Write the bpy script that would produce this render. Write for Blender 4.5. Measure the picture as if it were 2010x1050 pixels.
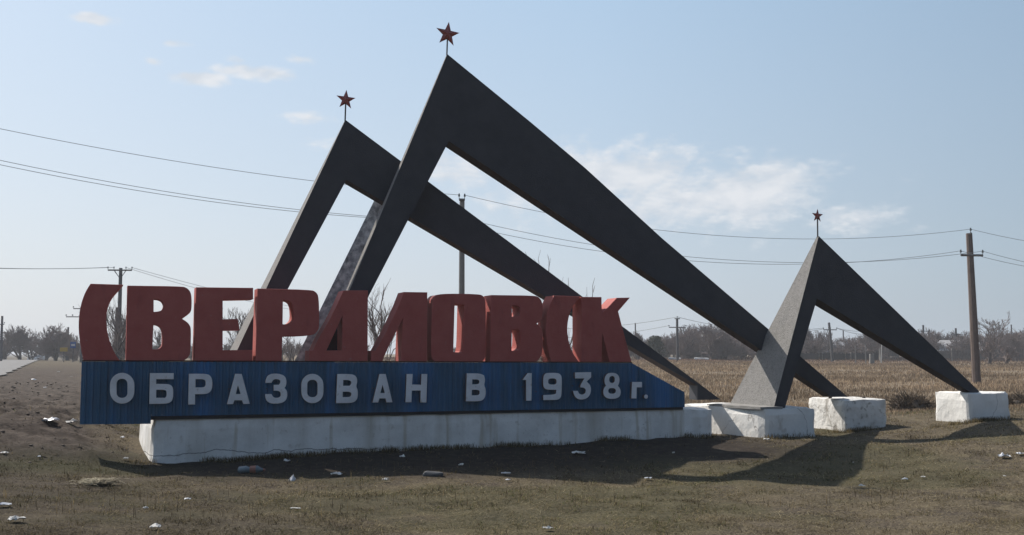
import bpy, bmesh, math, random
import numpy as np
from mathutils import Vector, Matrix, noise, Quaternion
random.seed(7); rng = np.random.default_rng(7)
R = math.radians
for o in list(bpy.data.objects): bpy.data.objects.remove(o)
scene = bpy.context.scene
C = scene.collection

# ------------------------------------------------------------------ camera
F = 2100.0; HORIZ = 694.0; CAMH = 1.6
PITCH = math.atan((HORIZ - 525.0) / F)
cd = bpy.data.cameras.new('camera'); cam = bpy.data.objects.new('camera', cd); C.objects.link(cam)
cam.location = (0, 0, CAMH); cam.rotation_euler = (math.pi / 2 + PITCH, 0, 0)
cd.sensor_width = 36; cd.lens = F / 2010.0 * 36; cd.clip_start = .1; cd.clip_end = 6000
scene.camera = cam

# ------------------------------------------------------------------ sun and sky
SUN_B, SUN_E = R(-51.5), R(45.3)
sv = Vector((math.sin(SUN_B) * math.cos(SUN_E), math.cos(SUN_B) * math.cos(SUN_E), math.sin(SUN_E)))
sl = bpy.data.lights.new('sun', 'SUN'); sun = bpy.data.objects.new('sun', sl); C.objects.link(sun)
sl.energy = 5.0; sl.angle = R(.53); sl.color = (1, .93, .84)
sun.rotation_euler = sv.to_track_quat('Z', 'Y').to_euler()

world = bpy.data.worlds.new('World'); scene.world = world; world.use_nodes = True
nt = world.node_tree; nt.nodes.clear()
def N(tree, typ, **kw):
    n = tree.nodes.new(typ)
    for k, v in kw.items(): setattr(n, k, v)
    return n
def wmath(op, a, b=None, c=None, clamp=False, tree=None):
    tree = tree or nt
    n = tree.nodes.new('ShaderNodeMath'); n.operation = op; n.use_clamp = clamp
    for i, v in enumerate((a, b, c)):
        if v is None: continue
        if isinstance(v, (int, float)): n.inputs[i].default_value = v
        else: tree.links.new(v, n.inputs[i])
    return n.outputs[0]
sky = N(nt, 'ShaderNodeTexSky', sky_type='NISHITA', sun_disc=False, sun_elevation=SUN_E, sun_rotation=SUN_B,
        altitude=100, air_density=1.0, dust_density=2.2, ozone_density=1.5)
tc = N(nt, 'ShaderNodeTexCoord')
sep = N(nt, 'ShaderNodeSeparateXYZ'); nt.links.new(tc.outputs['Generated'], sep.inputs[0])
# azimuth and elevation of the viewed direction, in degrees
az = wmath('MULTIPLY', wmath('ARCTAN2', sep.outputs[0], sep.outputs[1]), 180 / math.pi)
el = wmath('MULTIPLY', wmath('ARCSINE', sep.outputs[2]), 180 / math.pi)
def angles(px, py):
    a = (px - 1005) / F; b = (525 - py) / F
    d = Vector((a, math.cos(PITCH) - b * math.sin(PITCH), math.sin(PITCH) + b * math.cos(PITCH))).normalized()
    return math.degrees(math.atan2(d.x, d.y)), math.degrees(math.asin(d.z))
cv = N(nt, 'ShaderNodeCombineXYZ'); nt.links.new(wmath('MULTIPLY', az, .16), cv.inputs[0]); nt.links.new(wmath('MULTIPLY', el, .34), cv.inputs[1])
nz = N(nt, 'ShaderNodeTexNoise'); nz.inputs['Scale'].default_value = 1.7; nz.inputs['Detail'].default_value = 8; nz.inputs['Roughness'].default_value = .62
nt.links.new(cv.outputs[0], nz.inputs['Vector'])
nz2 = N(nt, 'ShaderNodeTexNoise'); nz2.inputs['Scale'].default_value = 7; nz2.inputs['Detail'].default_value = 6; nt.links.new(cv.outputs[0], nz2.inputs['Vector'])
nzf = wmath('ADD', wmath('MULTIPLY', nz.outputs['Fac'], .62), wmath('MULTIPLY', nz2.outputs['Fac'], .38))
clouds = None
# px, py, half width px, half height px, strength: the cumulus bank and the small puffs
for (px, py, w, h, s) in [(1190, 345, 230, 80, 1.0), (1470, 375, 170, 75, 1.0), (1300, 400, 360, 85, .8), (930, 330, 130, 50, .85), (1680, 430, 140, 40, .7), (1800, 450, 70, 22, .5), (1030, 400, 190, 60, .6), (1270, 300, 100, 30, .6),
                          (395, 154, 70, 15, .95), (505, 143, 85, 17, .95), (185, 37, 40, 12, 1.0), (345, 85, 34, 10, .8), (300, 119, 22, 10, .9), (592, 117, 38, 11, .8), (468, 117, 26, 10, .7),
                          (605, 232, 58, 17, .7), (630, 280, 90, 20, .45)]:
    a0, e0 = angles(px, py); ww = math.degrees(w / F); hh = math.degrees(h / F)
    dx = wmath('DIVIDE', wmath('SUBTRACT', az, a0), ww); dy = wmath('DIVIDE', wmath('SUBTRACT', el, e0), hh)
    r2 = wmath('ADD', wmath('MULTIPLY', dx, dx), wmath('MULTIPLY', dy, dy))
    g = wmath('MULTIPLY', wmath('POWER', 2.718, wmath('MULTIPLY', r2, -1.0)), s)
    clouds = g if clouds is None else wmath('MAXIMUM', clouds, g)
# the rest of the sky carries scattered thin cloud of the same kind
bgn = N(nt, 'ShaderNodeTexNoise'); bgn.inputs['Scale'].default_value = .55; bgn.inputs['Detail'].default_value = 3
nt.links.new(cv.outputs[0], bgn.inputs['Vector'])
gen = wmath('MULTIPLY', wmath('SUBTRACT', bgn.outputs['Fac'], .52, clamp=True), .8)
clouds = wmath('MAXIMUM', clouds, gen)
shape = wmath('SUBTRACT', wmath('ADD', wmath('MULTIPLY', clouds, 1.35), wmath('MULTIPLY', wmath('SUBTRACT', nzf, .5), 3.0)), .45)
mr = N(nt, 'ShaderNodeMapRange', interpolation_type='SMOOTHSTEP'); mr.inputs['From Min'].default_value = -.05; mr.inputs['From Max'].default_value = .85
nt.links.new(shape, mr.inputs['Value'])
cfac = wmath('MULTIPLY', wmath('MULTIPLY', mr.outputs[0], .86), wmath('MULTIPLY', clouds, 3.0, clamp=True))
mx = N(nt, 'ShaderNodeMix', data_type='RGBA'); nt.links.new(cfac, mx.inputs[0])
# hazy air: colour follows the angle from the sun and the height above the horizon
veil = N(nt, 'ShaderNodeMapRange'); veil.inputs['From Min'].default_value = 0; veil.inputs['From Max'].default_value = 60
veil.inputs['To Min'].default_value = .88; veil.inputs['To Max'].default_value = .35; nt.links.new(el, veil.inputs['Value'])
gg = wmath('SUBTRACT', .5, wmath('MULTIPLY', wmath('COSINE', wmath('MULTIPLY', wmath('SUBTRACT', az, math.degrees(SUN_B)), math.pi / 180)), .5))
def ramp(stops):
    r = N(nt, 'ShaderNodeValToRGB'); nt.links.new(gg, r.inputs[0]); e = r.color_ramp.elements
    while len(e) < len(stops): e.new(.5)
    for k, (p, c) in enumerate(stops): e[k].position = p; e[k].color = (c[0] / 6, c[1] / 6, c[2] / 6, 1)
    return r.outputs[0]
hor = ramp([(0, (5.0, 5.2, 5.5)), (.22, (4.0, 4.4, 4.9)), (.46, (2.3, 2.85, 3.4)), (1, (.55, .75, 1.1))])
top = ramp([(0, (3.6, 4.5, 5.4)), (.22, (3.1, 4.2, 5.3)), (.46, (2.0, 2.85, 3.75)), (1, (.42, .68, 1.15))])
eh = N(nt, 'ShaderNodeMapRange'); eh.inputs['From Min'].default_value = 0; eh.inputs['From Max'].default_value = 19; nt.links.new(el, eh.inputs['Value'])
ht = N(nt, 'ShaderNodeMix', data_type='RGBA'); nt.links.new(eh.outputs[0], ht.inputs[0]); nt.links.new(hor, ht.inputs[6]); nt.links.new(top, ht.inputs[7])
sc6 = N(nt, 'ShaderNodeVectorMath', operation='SCALE'); nt.links.new(ht.outputs[2], sc6.inputs[0]); sc6.inputs['Scale'].default_value = 6.0
vm = N(nt, 'ShaderNodeMix', data_type='RGBA'); nt.links.new(veil.outputs[0], vm.inputs[0])
nt.links.new(sky.outputs[0], vm.inputs[6]); nt.links.new(sc6.outputs[0], vm.inputs[7])
nt.links.new(vm.outputs[2], mx.inputs[6])
cn = N(nt, 'ShaderNodeTexNoise'); cn.inputs['Scale'].default_value = 3.4; cn.inputs['Detail'].default_value = 7; nt.links.new(cv.outputs[0], cn.inputs['Vector'])
cr = N(nt, 'ShaderNodeMapRange'); cr.inputs['From Min'].default_value = .40; cr.inputs['From Max'].default_value = .62; nt.links.new(cn.outputs['Fac'], cr.inputs['Value'])
cc = N(nt, 'ShaderNodeMix', data_type='RGBA'); nt.links.new(cr.outputs[0], cc.inputs[0]); cc.inputs[6].default_value = (4.5, 4.8, 5.2, 1); cc.inputs[7].default_value = (5.5, 5.6, 5.8, 1)
nt.links.new(cc.outputs[2], mx.inputs[7])
bg = N(nt, 'ShaderNodeBackground'); bg.inputs['Strength'].default_value = .129
nt.links.new(mx.outputs[2], bg.inputs['Color'])
wo = N(nt, 'ShaderNodeOutputWorld'); nt.links.new(bg.outputs[0], wo.inputs[0])

vs = scene.view_settings
vs.view_transform = 'Standard'; vs.look = 'None'; vs.gamma = 1; vs.use_curve_mapping = False; vs.exposure = 0.22
scene.render.engine = 'CYCLES'
HAZE = .0007

# ------------------------------------------------------------------ pixel <-> world
TH = R(20.7); A = Vector((math.cos(TH), math.sin(TH), 0)); B = Vector((-math.sin(TH), math.cos(TH), 0))   # along the sign, behind the sign
def ray(px, py):
    a = (px - 1005) / F; b = (525 - py) / F
    return Vector((a, math.cos(PITCH) - b * math.sin(PITCH), math.sin(PITCH) + b * math.cos(PITCH)))
def at(px, py, Y):
    d = ray(px, py); return Vector((d.x * Y / d.y, Y, CAMH + d.z * Y / d.y))
d0 = ray(297, 910); k0 = -CAMH / d0.z
C0 = Vector((d0.x * k0, d0.y * k0, 0))
def L(px, py, q=0.0):
    """a photo pixel cast on the upright plane q metres behind the sign's face -> (s along the sign, z up)"""
    d = ray(px, py); o = C0 + B * q
    k = o.dot(B) / d.dot(B)
    p = d * k
    return ((p - o).dot(A), CAMH + p.z)
def sw(s, q, z=0): return C0 + A * s + B * q + Vector((0, 0, z))
def sq_of(x, y):
    dx = x - C0.x; dy = y - C0.y
    return dx * A.x + dy * A.y, dx * B.x + dy * B.y

# ------------------------------------------------------------------ terrain heights
def sm(a, b, x):
    t = np.clip((x - a) / (b - a), 0, 1); return t * t * (3 - 2 * t)
def vnoise(x, y, f, seed=0):
    # smooth value noise, vectorised
    x = np.asarray(x) * f + seed * 17.13; y = np.asarray(y) * f - seed * 9.7
    xi = np.floor(x); yi = np.floor(y); fx = x - xi; fy = y - yi
    fx = fx * fx * (3 - 2 * fx); fy = fy * fy * (3 - 2 * fy)
    def h(i, j):
        v = np.sin(i * 127.1 + j * 311.7 + seed * 74.7) * 43758.5453; return v - np.floor(v)
    return ((h(xi, yi) * (1 - fx) + h(xi + 1, yi) * fx) * (1 - fy) + (h(xi, yi + 1) * (1 - fx) + h(xi + 1, yi + 1) * fx) * fy) - .5
def mud_mask(x, y):
    s, q = sq_of(x, y)
    m = sm(-.2, -1.3, s + vnoise(x, y, .5, 3) * 1.5) * sm(-.6, .8, q + .25 * s * 0 + vnoise(x, y, .7, 4) * 1.2)
    return m * (1 - sm(60, 110, y))
ROAD_D = Vector((-.387, .922)).normalized(); ROAD_P = Vector((-23.6, 49.0))
def road_t(x, y):
    dx = x - ROAD_P.x; dy = y - ROAD_P.y
    along = dx * ROAD_D.x + dy * ROAD_D.y; across = dx * ROAD_D.y - dy * ROAD_D.x    # positive on the sign's side
    return along, across
def ground(x, y):
    x = np.asarray(x, float); y = np.asarray(y, float)
    s, q = sq_of(x, y)
    line = np.interp(s, [-3, 0, 9.4, 12.5, 14.8, 18, 24], [.25, .0, .12, .10, .28, .42, .5])   # along the foot of the sign and blocks
    front = np.interp(s, [-6, -2, 2, 9, 11.5, 14, 20], [.26, .14, -.12, -.08, .08, .42, .66])
    z = front + (line - front) * (1 - sm(.0, 3.6, -q))
    z = z + sm(.9, -1.2, s) * sm(-.6, 2.6, q) * .42 * (1 - sm(6, 16, q))
    behind = sm(2.0, 5.5, q) * sm(-.5, 4, s)
    field = np.interp(y, [0, 24, 30, 60, 155, 400, 3000], [0, .02, .05, .30, .93, 1.0, 1.0])
    left = np.interp(y, [0, 14, 20, 45, 100, 150, 175, 200, 400, 3000], [.1, .2, .32, .38, .60, .70, .25, .15, .1, 0])
    far = left + (field - left) * sm(-.36, -.24, x / np.maximum(y, 1))
    w = np.maximum(behind, sm(23, 33, y))
    z = z * (1 - w) + far * w
    near = 1 - sm(26, 60, y)
    z = z + (vnoise(s, q, 1.1, 91) * .07 + vnoise(s, q, 3.7, 92) * .05) * sm(.8, .1, np.abs(q + .15)) * sm(-1, .3, s) * (1 - sm(9.6, 10.2, s))
    und = vnoise(x, y, .55, 1) * .07 + vnoise(x, y, 1.5, 2) * .045 + vnoise(x, y, 4.1, 5) * .018
    z = z + und * near * (0.35 + .65 * sm(.3, 1.4, np.abs(q + .2)))
    m = mud_mask(x, y)
    z = z + m * (np.abs(vnoise(x, y, 1.6, 6)) * .30 + np.abs(vnoise(x, y, 4.3, 7)) * .16 + vnoise(x, y, 9, 9) * .05 - .06) * (1 - sm(30, 60, y))
    z = z + vnoise(x, y, .06, 8) * .25 * sm(35, 90, y) * sm(-.2, -.05, x / np.maximum(y, 1))
    al, ac = road_t(x, y)
    return z
def gz(x, y): return float(ground(np.array([x]), np.array([y]))[0])

# ------------------------------------------------------------------ materials
def mat(name, col, rough=.85, spec=.3, noise_scale=None, col2=None, lo=.35, hi=.65, bump=0, bscale=30, coord='Object', metal=0, extra=None, detail=6):
    m = bpy.data.materials.new(name); m.use_nodes = True; t = m.node_tree
    b = t.nodes['Principled BSDF']; b.inputs['Roughness'].default_value = rough; b.inputs['Metallic'].default_value = metal
    b.inputs['Specular IOR Level'].default_value = spec
    b.inputs['Base Color'].default_value = (*col, 1)
    tcn = t.nodes.new('ShaderNodeTexCoord'); src = tcn.outputs[coord]
    out = None
    if noise_scale:
        n = t.nodes.new('ShaderNodeTexNoise'); n.inputs['Scale'].default_value = noise_scale; n.inputs['Detail'].default_value = detail; n.inputs['Roughness'].default_value = .65
        t.links.new(src, n.inputs['Vector'])
        r = t.nodes.new('ShaderNodeMapRange'); r.inputs['From Min'].default_value = lo; r.inputs['From Max'].default_value = hi
        t.links.new(n.outputs['Fac'], r.inputs['Value'])
        x = t.nodes.new('ShaderNodeMix'); x.data_type = 'RGBA'; x.inputs[6].default_value = (*col, 1); x.inputs[7].default_value = (*col2, 1)
        t.links.new(r.outputs[0], x.inputs[0]); out = x.outputs[2]
    if extra:   # list of (scale xyz, noise scale, lo, hi, colour, strength)
        for (sc, ns, lo2, hi2, c2, st) in extra:
            mp = t.nodes.new('ShaderNodeMapping'); mp.inputs['Scale'].default_value = sc; t.links.new(src, mp.inputs['Vector'])
            n = t.nodes.new('ShaderNodeTexNoise'); n.inputs['Scale'].default_value = ns; n.inputs['Detail'].default_value = 5; t.links.new(mp.outputs[0], n.inputs['Vector'])
            r = t.nodes.new('ShaderNodeMapRange'); r.inputs['From Min'].default_value = lo2; r.inputs['From Max'].default_value = hi2; r.inputs['To Max'].default_value = st
            t.links.new(n.outputs['Fac'], r.inputs['Value'])
            x = t.nodes.new('ShaderNodeMix'); x.data_type = 'RGBA'
            if out: t.links.new(out, x.inputs[6])
            else: x.inputs[6].default_value = (*col, 1)
            x.inputs[7].default_value = (*c2, 1); t.links.new(r.outputs[0], x.inputs[0]); out = x.outputs[2]
    if out: t.links.new(out, b.inputs['Base Color'])
    if bump:
        n = t.nodes.new('ShaderNodeTexNoise'); n.inputs['Scale'].default_value = bscale; n.inputs['Detail'].default_value = 5
        t.links.new(src, n.inputs['Vector'])
        bp = t.nodes.new('ShaderNodeBump'); bp.inputs['Strength'].default_value = bump; bp.inputs['Distance'].default_value = .02
        t.links.new(n.outputs['Fac'], bp.inputs['Height']); t.links.new(bp.outputs[0], b.inputs['Normal'])
    return m
def crackify(m, scale=1.1, width=.012, col=(.13, .12, .11), strength=.8):
    """thin wandering cracks in the render coat"""
    t = m.node_tree; b = t.nodes['Principled BSDF']; old = b.inputs['Base Color'].links[0].from_socket
    tcn = t.nodes.new('ShaderNodeTexCoord')
    nn = t.nodes.new('ShaderNodeTexNoise'); nn.inputs['Scale'].default_value = 2.3; nn.inputs['Detail'].default_value = 6; t.links.new(tcn.outputs['Object'], nn.inputs['Vector'])
    ad = t.nodes.new('ShaderNodeMix'); ad.data_type = 'RGBA'; ad.blend_type = 'LINEAR_LIGHT'; ad.inputs[0].default_value = .28
    t.links.new(tcn.outputs['Object'], ad.inputs[6]); t.links.new(nn.outputs['Color'], ad.inputs[7])
    v = t.nodes.new('ShaderNodeTexVoronoi'); v.feature = 'DISTANCE_TO_EDGE'; v.inputs['Scale'].default_value = scale; t.links.new(ad.outputs[2], v.inputs['Vector'])
    r = t.nodes.new('ShaderNodeMapRange'); r.inputs['From Min'].default_value = 0; r.inputs['From Max'].default_value = width; r.inputs['To Min'].default_value = strength; r.inputs['To Max'].default_value = 0
    t.links.new(v.outputs['Distance'], r.inputs['Value'])
    n2 = t.nodes.new('ShaderNodeTexNoise'); n2.inputs['Scale'].default_value = 1.2; t.links.new(tcn.outputs['Object'], n2.inputs['Vector'])
    r2 = t.nodes.new('ShaderNodeMapRange'); r2.inputs['From Min'].default_value = .46; r2.inputs['From Max'].default_value = .56; t.links.new(n2.outputs['Fac'], r2.inputs['Value'])
    mu = t.nodes.new('ShaderNodeMath'); mu.operation = 'MULTIPLY'; t.links.new(r.outputs[0], mu.inputs[0]); t.links.new(r2.outputs[0], mu.inputs[1])
    x = t.nodes.new('ShaderNodeMix'); x.data_type = 'RGBA'; t.links.new(mu.outputs[0], x.inputs[0]); t.links.new(old, x.inputs[6]); x.inputs[7].default_value = (*col, 1)
    t.links.new(x.outputs[2], b.inputs['Base Color'])
    return m
M = {}
M['white'] = (mat('whitewashed render', (.80, .79, .76), .9, .2, 2.2, (.62, .61, .58), .4, .7, bump=.5, bscale=9,
    extra=[((1, 1, .07), 2.6, .50, .70, (.44, .41, .35), .6), ((1, 1, .05), 7, .57, .68, (.42, .36, .26), .55), ((1, 1, 1), 9, .62, .72, (.45, .41, .36), .5), ((1, 1, 1), 25, .66, .74, (.3, .28, .26), .5)]))
t = M['white'].node_tree; b = t.nodes['Principled BSDF']; old = b.inputs['Base Color'].links[0].from_socket
_tc = t.nodes.new('ShaderNodeTexCoord'); _sp = t.nodes.new('ShaderNodeSeparateXYZ'); t.links.new(_tc.outputs['Object'], _sp.inputs[0])
_mp = t.nodes.new('ShaderNodeMapping'); _mp.inputs['Scale'].default_value = (1, .3, .25); t.links.new(_tc.outputs['Object'], _mp.inputs['Vector'])
_nz = t.nodes.new('ShaderNodeTexNoise'); _nz.inputs['Scale'].default_value = 1.6; _nz.inputs['Detail'].default_value = 7; t.links.new(_mp.outputs[0], _nz.inputs['Vector'])
_d = wmath('ABSOLUTE', wmath('SUBTRACT', _sp.outputs[2], wmath('ADD', wmath('MULTIPLY', _nz.outputs['Fac'], .34, tree=t), -.045, tree=t), tree=t), tree=t)
_f = wmath('MULTIPLY', wmath('LESS_THAN', _d, .006, tree=t), wmath('LESS_THAN', _sp.outputs[0], 3.4, tree=t), tree=t)
_x = t.nodes.new('ShaderNodeMix'); _x.data_type = 'RGBA'; t.links.new(wmath('MULTIPLY', _f, .8, tree=t), _x.inputs[0]); t.links.new(old, _x.inputs[6]); _x.inputs[7].default_value = (.12, .115, .11, 1)
t.links.new(_x.outputs[2], b.inputs['Base Color'])
M['white_block'] = crackify(mat('whitewashed block render', (.76, .75, .72), .9, .2, 2.2, (.64, .63, .60), .4, .7, bump=.6, bscale=10, extra=[((1, 1, .5), 6, .62, .72, (.42, .38, .33), .6)]), .8, .008, (.2, .18, .16), .75)
M['white_dirty'] = crackify(mat('whitewash peeling', (.74, .73, .70), .9, .2, 3, (.55, .53, .49), .45, .65, bump=.7, bscale=12,
    extra=[((1, 1, .5), 4, .55, .62, (.22, .20, .17), .75), ((1, 1, 1), 12, .6, .68, (.3, .28, .24), .7)]), 2.2, .02)
M['black'] = mat('black paint on concrete', (.046, .048, .056), .75, .25, 2.5, (.060, .062, .070), .35, .7, bump=.25, bscale=40)
M['rawside'] = mat('bare grey concrete', (.25, .243, .236), .95, .15, 14, (.20, .195, .185), .35, .65, bump=.9, bscale=55,
    extra=[((1, 1, .35), 3.5, .55, .70, (.14, .145, .145), .5), ((1, 1, 1), 34, .54, .66, (.12, .12, .12), .65)])
M['rib'] = mat('mottled rough concrete', (.62, .62, .61), .95, .1, 9, (.27, .275, .28), .38, .62, bump=.9, bscale=30, extra=[((1, 1, .4), 7, .56, .66, (.10, .10, .10), .7)])
M['under'] = mat('dark brown painted underside', (.022, .016, .016), .85, .1, 6, (.032, .024, .022))
M['red'] = mat('oxide red paint on concrete', (.36, .082, .070), .72, .3, 3.5, (.41, .108, .092), .35, .7, bump=.35, bscale=35,
    extra=[((1, 1, .3), 6, .60, .75, (.22, .06, .06), .5), ((1, 1, 1), 22, .68, .76, (.34, .20, .18), .5)])
M['blue'] = mat('blue painted sheet metal', (.026, .105, .205), .5, .35, 1.3, (.024, .082, .148), .35, .65,
    extra=[((1, 1, .05), 2.2, .50, .64, (.03, .15, .36), .7), ((1, 1, .06), 7, .5, .7, (.03, .12, .27), .5), ((1, 1, .15), 9, .64, .74, (.05, .06, .09), .6), ((1, 1, 1), 12, .70, .76, (.12, .08, .06), .5)])
M['darkgap'] = mat('painted gap shade', (.03, .03, .035), .7, .3)  # near black, stands for the shade under the board
M['lettergrey'] = mat('grey white paint', (.72, .73, .76), .7, .3, 4, (.60, .61, .63), .4, .65,
    extra=[((1, 1, 1), 9, .64, .74, (.34, .27, .20), .7)])
M['letterside'] = mat('dark letter edge', (.11, .075, .08), .8, .2, 8, (.07, .06, .07))  # sides and backs much darker than the letter fronts
M['bolt'] = mat('rusty bolt', (.05, .04, .035))
M['winframe'] = mat('window frame', (.2, .2, .2))
M['starred'] = mat('red enamel star', (.30, .05, .035), .4, .5, 6, (.24, .06, .05))
M['steel'] = mat('dark steel rod', (.05, .045, .045), .6, .4)
M['slab'] = mat('grey cement capping', (.30, .29, .28), .95, .1, 6, (.22, .215, .20), bump=.6, bscale=25)
M['polewood'] = mat('weathered wooden pole', (.155, .12, .105), .9, .15, 3, (.115, .09, .08), extra=[((6, 6, .3), 3, .5, .7, (.08, .065, .06), .6)])
M['poleconc'] = mat('grey concrete pole', (.22, .215, .205), .9, .15, 4, (.17, .165, .16))
M['polesteel'] = mat('dark far pole', (.09, .09, .095), .8, .2)
M['ceramic'] = mat('insulator glass', (.12, .13, .12), .3, .5)
M['wire'] = mat('bare aluminium wire', (.20, .21, .22), .6, .3)
M['bark'] = mat('grey brown bark', (.115, .095, .085), .95, .1, 5, (.085, .072, .066))
M['twig'] = mat('bare twigs', (.20, .165, .155), .95, .1)
M['twigbelt'] = mat('far thicket twigs', (.19, .150, .140), .95, .1, .12, (.15, .132, .13), coord='Object')
M['evergreen'] = mat('dull evergreen', (.045, .055, .03), .95, .1)
M['asphalt'] = mat('worn asphalt', (.20, .195, .19), .9, .2, .6, (.16, .157, .153), coord='Object', bump=.2, bscale=60)
M['roofgrey'] = mat('asbestos roof', (.30, .30, .31), .9, .2, 2, (.24, .24, .25))
M['roofred'] = mat('brown red roof', (.16, .08, .07), .9, .2)
M['wallhouse'] = mat('plaster wall', (.13, .125, .12), .9, .2)
M['glass'] = mat('window glass', (.03, .035, .04), .15, .5)
M['fencewood'] = mat('grey fence boards', (.17, .16, .155), .95, .1, 1.5, (.12, .115, .115))
M['fencedark'] = mat('dark fence boards', (.06, .058, .058), .95, .1)
M['carwhite'] = mat('white car paint', (.62, .64, .66), .3, .5)
M['rubber'] = mat('tyre rubber', (.02, .02, .02), .8, .2)
M['yellow'] = mat('yellow sign face', (.42, .27, .03), .6, .3)
M['bluesign'] = mat('blue sign face', (.03, .09, .28), .6, .3)
M['paper'] = mat('white litter paper', (.58, .57, .54), .7, .3, 20, (.55, .53, .5))
M['plastic'] = mat('white plastic litter', (.60, .61, .63), .35, .5)
M['bottle'] = mat('pale blue plastic', (.16, .20, .22), .25, .5, 8, (.11, .14, .16))
M['orange'] = mat('orange wrapper', (.24, .11, .08), .5, .4)
M['darklitter'] = mat('dark grey rubber', (.07, .075, .08), .7, .3)
M['straw'] = mat('dead stems', (.26, .21, .13), .95, .1, 6, (.14, .11, .075))
M['reed'] = mat('bleached reeds', (.42, .38, .28), .9, .1, 9, (.20, .17, .12))
M['weeddark'] = mat('dark dead weeds', (.17, .135, .10), .95, .1, 6, (.08, .064, .05))
M['soil'] = mat('dark soil clod', (.11, .09, .075), 1, .1, 3, (.15, .125, .10), bump=.6, bscale=20)
M['tarp'] = mat('pale tarpaulin', (.45, .46, .47), .6, .3)

# ------------------------------------------------------------------ helpers
def tag(o, label=None, cat=None, group=None, kind=None):
    if label: o['label'] = label
    if cat: o['category'] = cat
    if group: o['group'] = group
    if kind: o['kind'] = kind
    return o
def link(name, me, parent=None, mats=()):
    o = bpy.data.objects.new(name, me); C.objects.link(o)
    for m in mats: me.materials.append(M[m] if isinstance(m, str) else m)
    if parent: o.parent = parent
    return o
def empty(name, loc, rz=0):
    o = bpy.data.objects.new(name, None); o.empty_display_size = .3; C.objects.link(o); o.location = loc; o.rotation_euler = (0, 0, rz); return o
def obj_bm(name, bm, mats, parent=None, smooth=False):
    me = bpy.data.meshes.new(name)
    bmesh.ops.recalc_face_normals(bm, faces=bm.faces)
    if smooth:
        for f in bm.faces: f.smooth = True
    bm.to_mesh(me); bm.free()
    return link(name, me, parent, mats)
def box(bm, x0, x1, y0, y1, z0, z1, mi=0):
    v = [bm.verts.new(p) for p in ((x0, y0, z0), (x1, y0, z0), (x1, y1, z0), (x0, y1, z0), (x0, y0, z1), (x1, y0, z1), (x1, y1, z1), (x0, y1, z1))]
    for f in ((0, 3, 2, 1), (4, 5, 6, 7), (0, 1, 5, 4), (1, 2, 6, 5), (2, 3, 7, 6), (3, 0, 4, 7)):
        fc = bm.faces.new([v[i] for i in f]); fc.material_index = mi
def tube(bm, pts, rad, n=8, cap=True, mi=0):
    pts = [Vector(p) for p in pts]; rad = rad if hasattr(rad, '__len__') else [rad] * len(pts)
    rings = []
    for i, p in enumerate(pts):
        d = (pts[min(i + 1, len(pts) - 1)] - pts[max(i - 1, 0)]).normalized()
        ref = Vector((0, 0, 1)) if abs(d.z) < .9 else Vector((1, 0, 0))
        u = d.cross(ref).normalized(); w = d.cross(u)
        rings.append([bm.verts.new(p + (u * math.cos(2 * math.pi * k / n) + w * math.sin(2 * math.pi * k / n)) * rad[i]) for k in range(n)])
    for a, b in zip(rings, rings[1:]):
        for k in range(n):
            f = bm.faces.new((a[k], a[(k + 1) % n], b[(k + 1) % n], b[k])); f.material_index = mi
    if cap and n > 2:
        bm.faces.new(rings[0][::-1]).material_index = mi; bm.faces.new(rings[-1]).material_index = mi
def rough_hexa(corners, n=(8, 6, 4), amp=.015, seed=0, round_=.03):
    """corners: 8 points (bottom 4 ccw, top 4 ccw). Subdivided, rough-edged block."""
    bm = bmesh.new(); vmap = {}
    def P(u, v, w):
        b = (corners[0] * (1 - u) + corners[1] * u) * (1 - v) + (corners[3] * (1 - u) + corners[2] * u) * v
        t = (corners[4] * (1 - u) + corners[5] * u) * (1 - v) + (corners[7] * (1 - u) + corners[6] * u) * v
        return b * (1 - w) + t * w
    cen = sum(corners, Vector()) / 8
    def warp(t, n_):   # crowd the first and last rows to the edges for rounding
        if t == 0 or t == n_: return t / n_
        return .5 + (t / n_ - .5) * 1.0
    def vert(i, j, k):
        if (i, j, k) in vmap: return vmap[(i, j, k)]
        p = P(i / n[0], j / n[1], k / n[2])
        ex = sum((i in (0, n[0]), j in (0, n[1]), k in (0, n[2])))
        if ex >= 2:
            d = Vector()
            if i in (0, n[0]): d += (corners[1] - corners[0]).normalized() * (1 if i == 0 else -1)
            if j in (0, n[1]): d += (corners[3] - corners[0]).normalized() * (1 if j == 0 else -1)
            if k == n[2]: d += Vector((0, 0, -1))
            p = p + d * round_ * (.3 + .9 * abs(noise.noise(p * 2.3 + Vector((seed, 0, 0)))) * 1.6)
        nv = noise.noise_vector(p * 1.9 + Vector((seed * 3.1, 5, 2)))
        nv2 = noise.noise_vector(p * 7 + Vector((seed, 1, 9)))
        p = p + nv * amp + nv2 * amp * .45
        vmap[(i, j, k)] = bm.verts.new(p); return vmap[(i, j, k)]
    for i in range(n[0]):
        for j in range(n[1]):
            bm.faces.new((vert(i, j, n[2]), vert(i + 1, j, n[2]), vert(i + 1, j + 1, n[2]), vert(i, j + 1, n[2])))
    for i in range(n[0]):
        for k in range(n[2]):
            bm.faces.new((vert(i, 0, k), vert(i + 1, 0, k), vert(i + 1, 0, k + 1), vert(i, 0, k + 1)))
            bm.faces.new((vert(i + 1, n[1], k), vert(i, n[1], k), vert(i, n[1], k + 1), vert(i + 1, n[1], k + 1)))
    for j in range(n[1]):
        for k in range(n[2]):
            bm.faces.new((vert(0, j + 1, k), vert(0, j, k), vert(0, j, k + 1), vert(0, j + 1, k + 1)))
            bm.faces.new((vert(n[0], j, k), vert(n[0], j + 1, k), vert(n[0], j + 1, k + 1), vert(n[0], j, k + 1)))
    return bm
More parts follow.
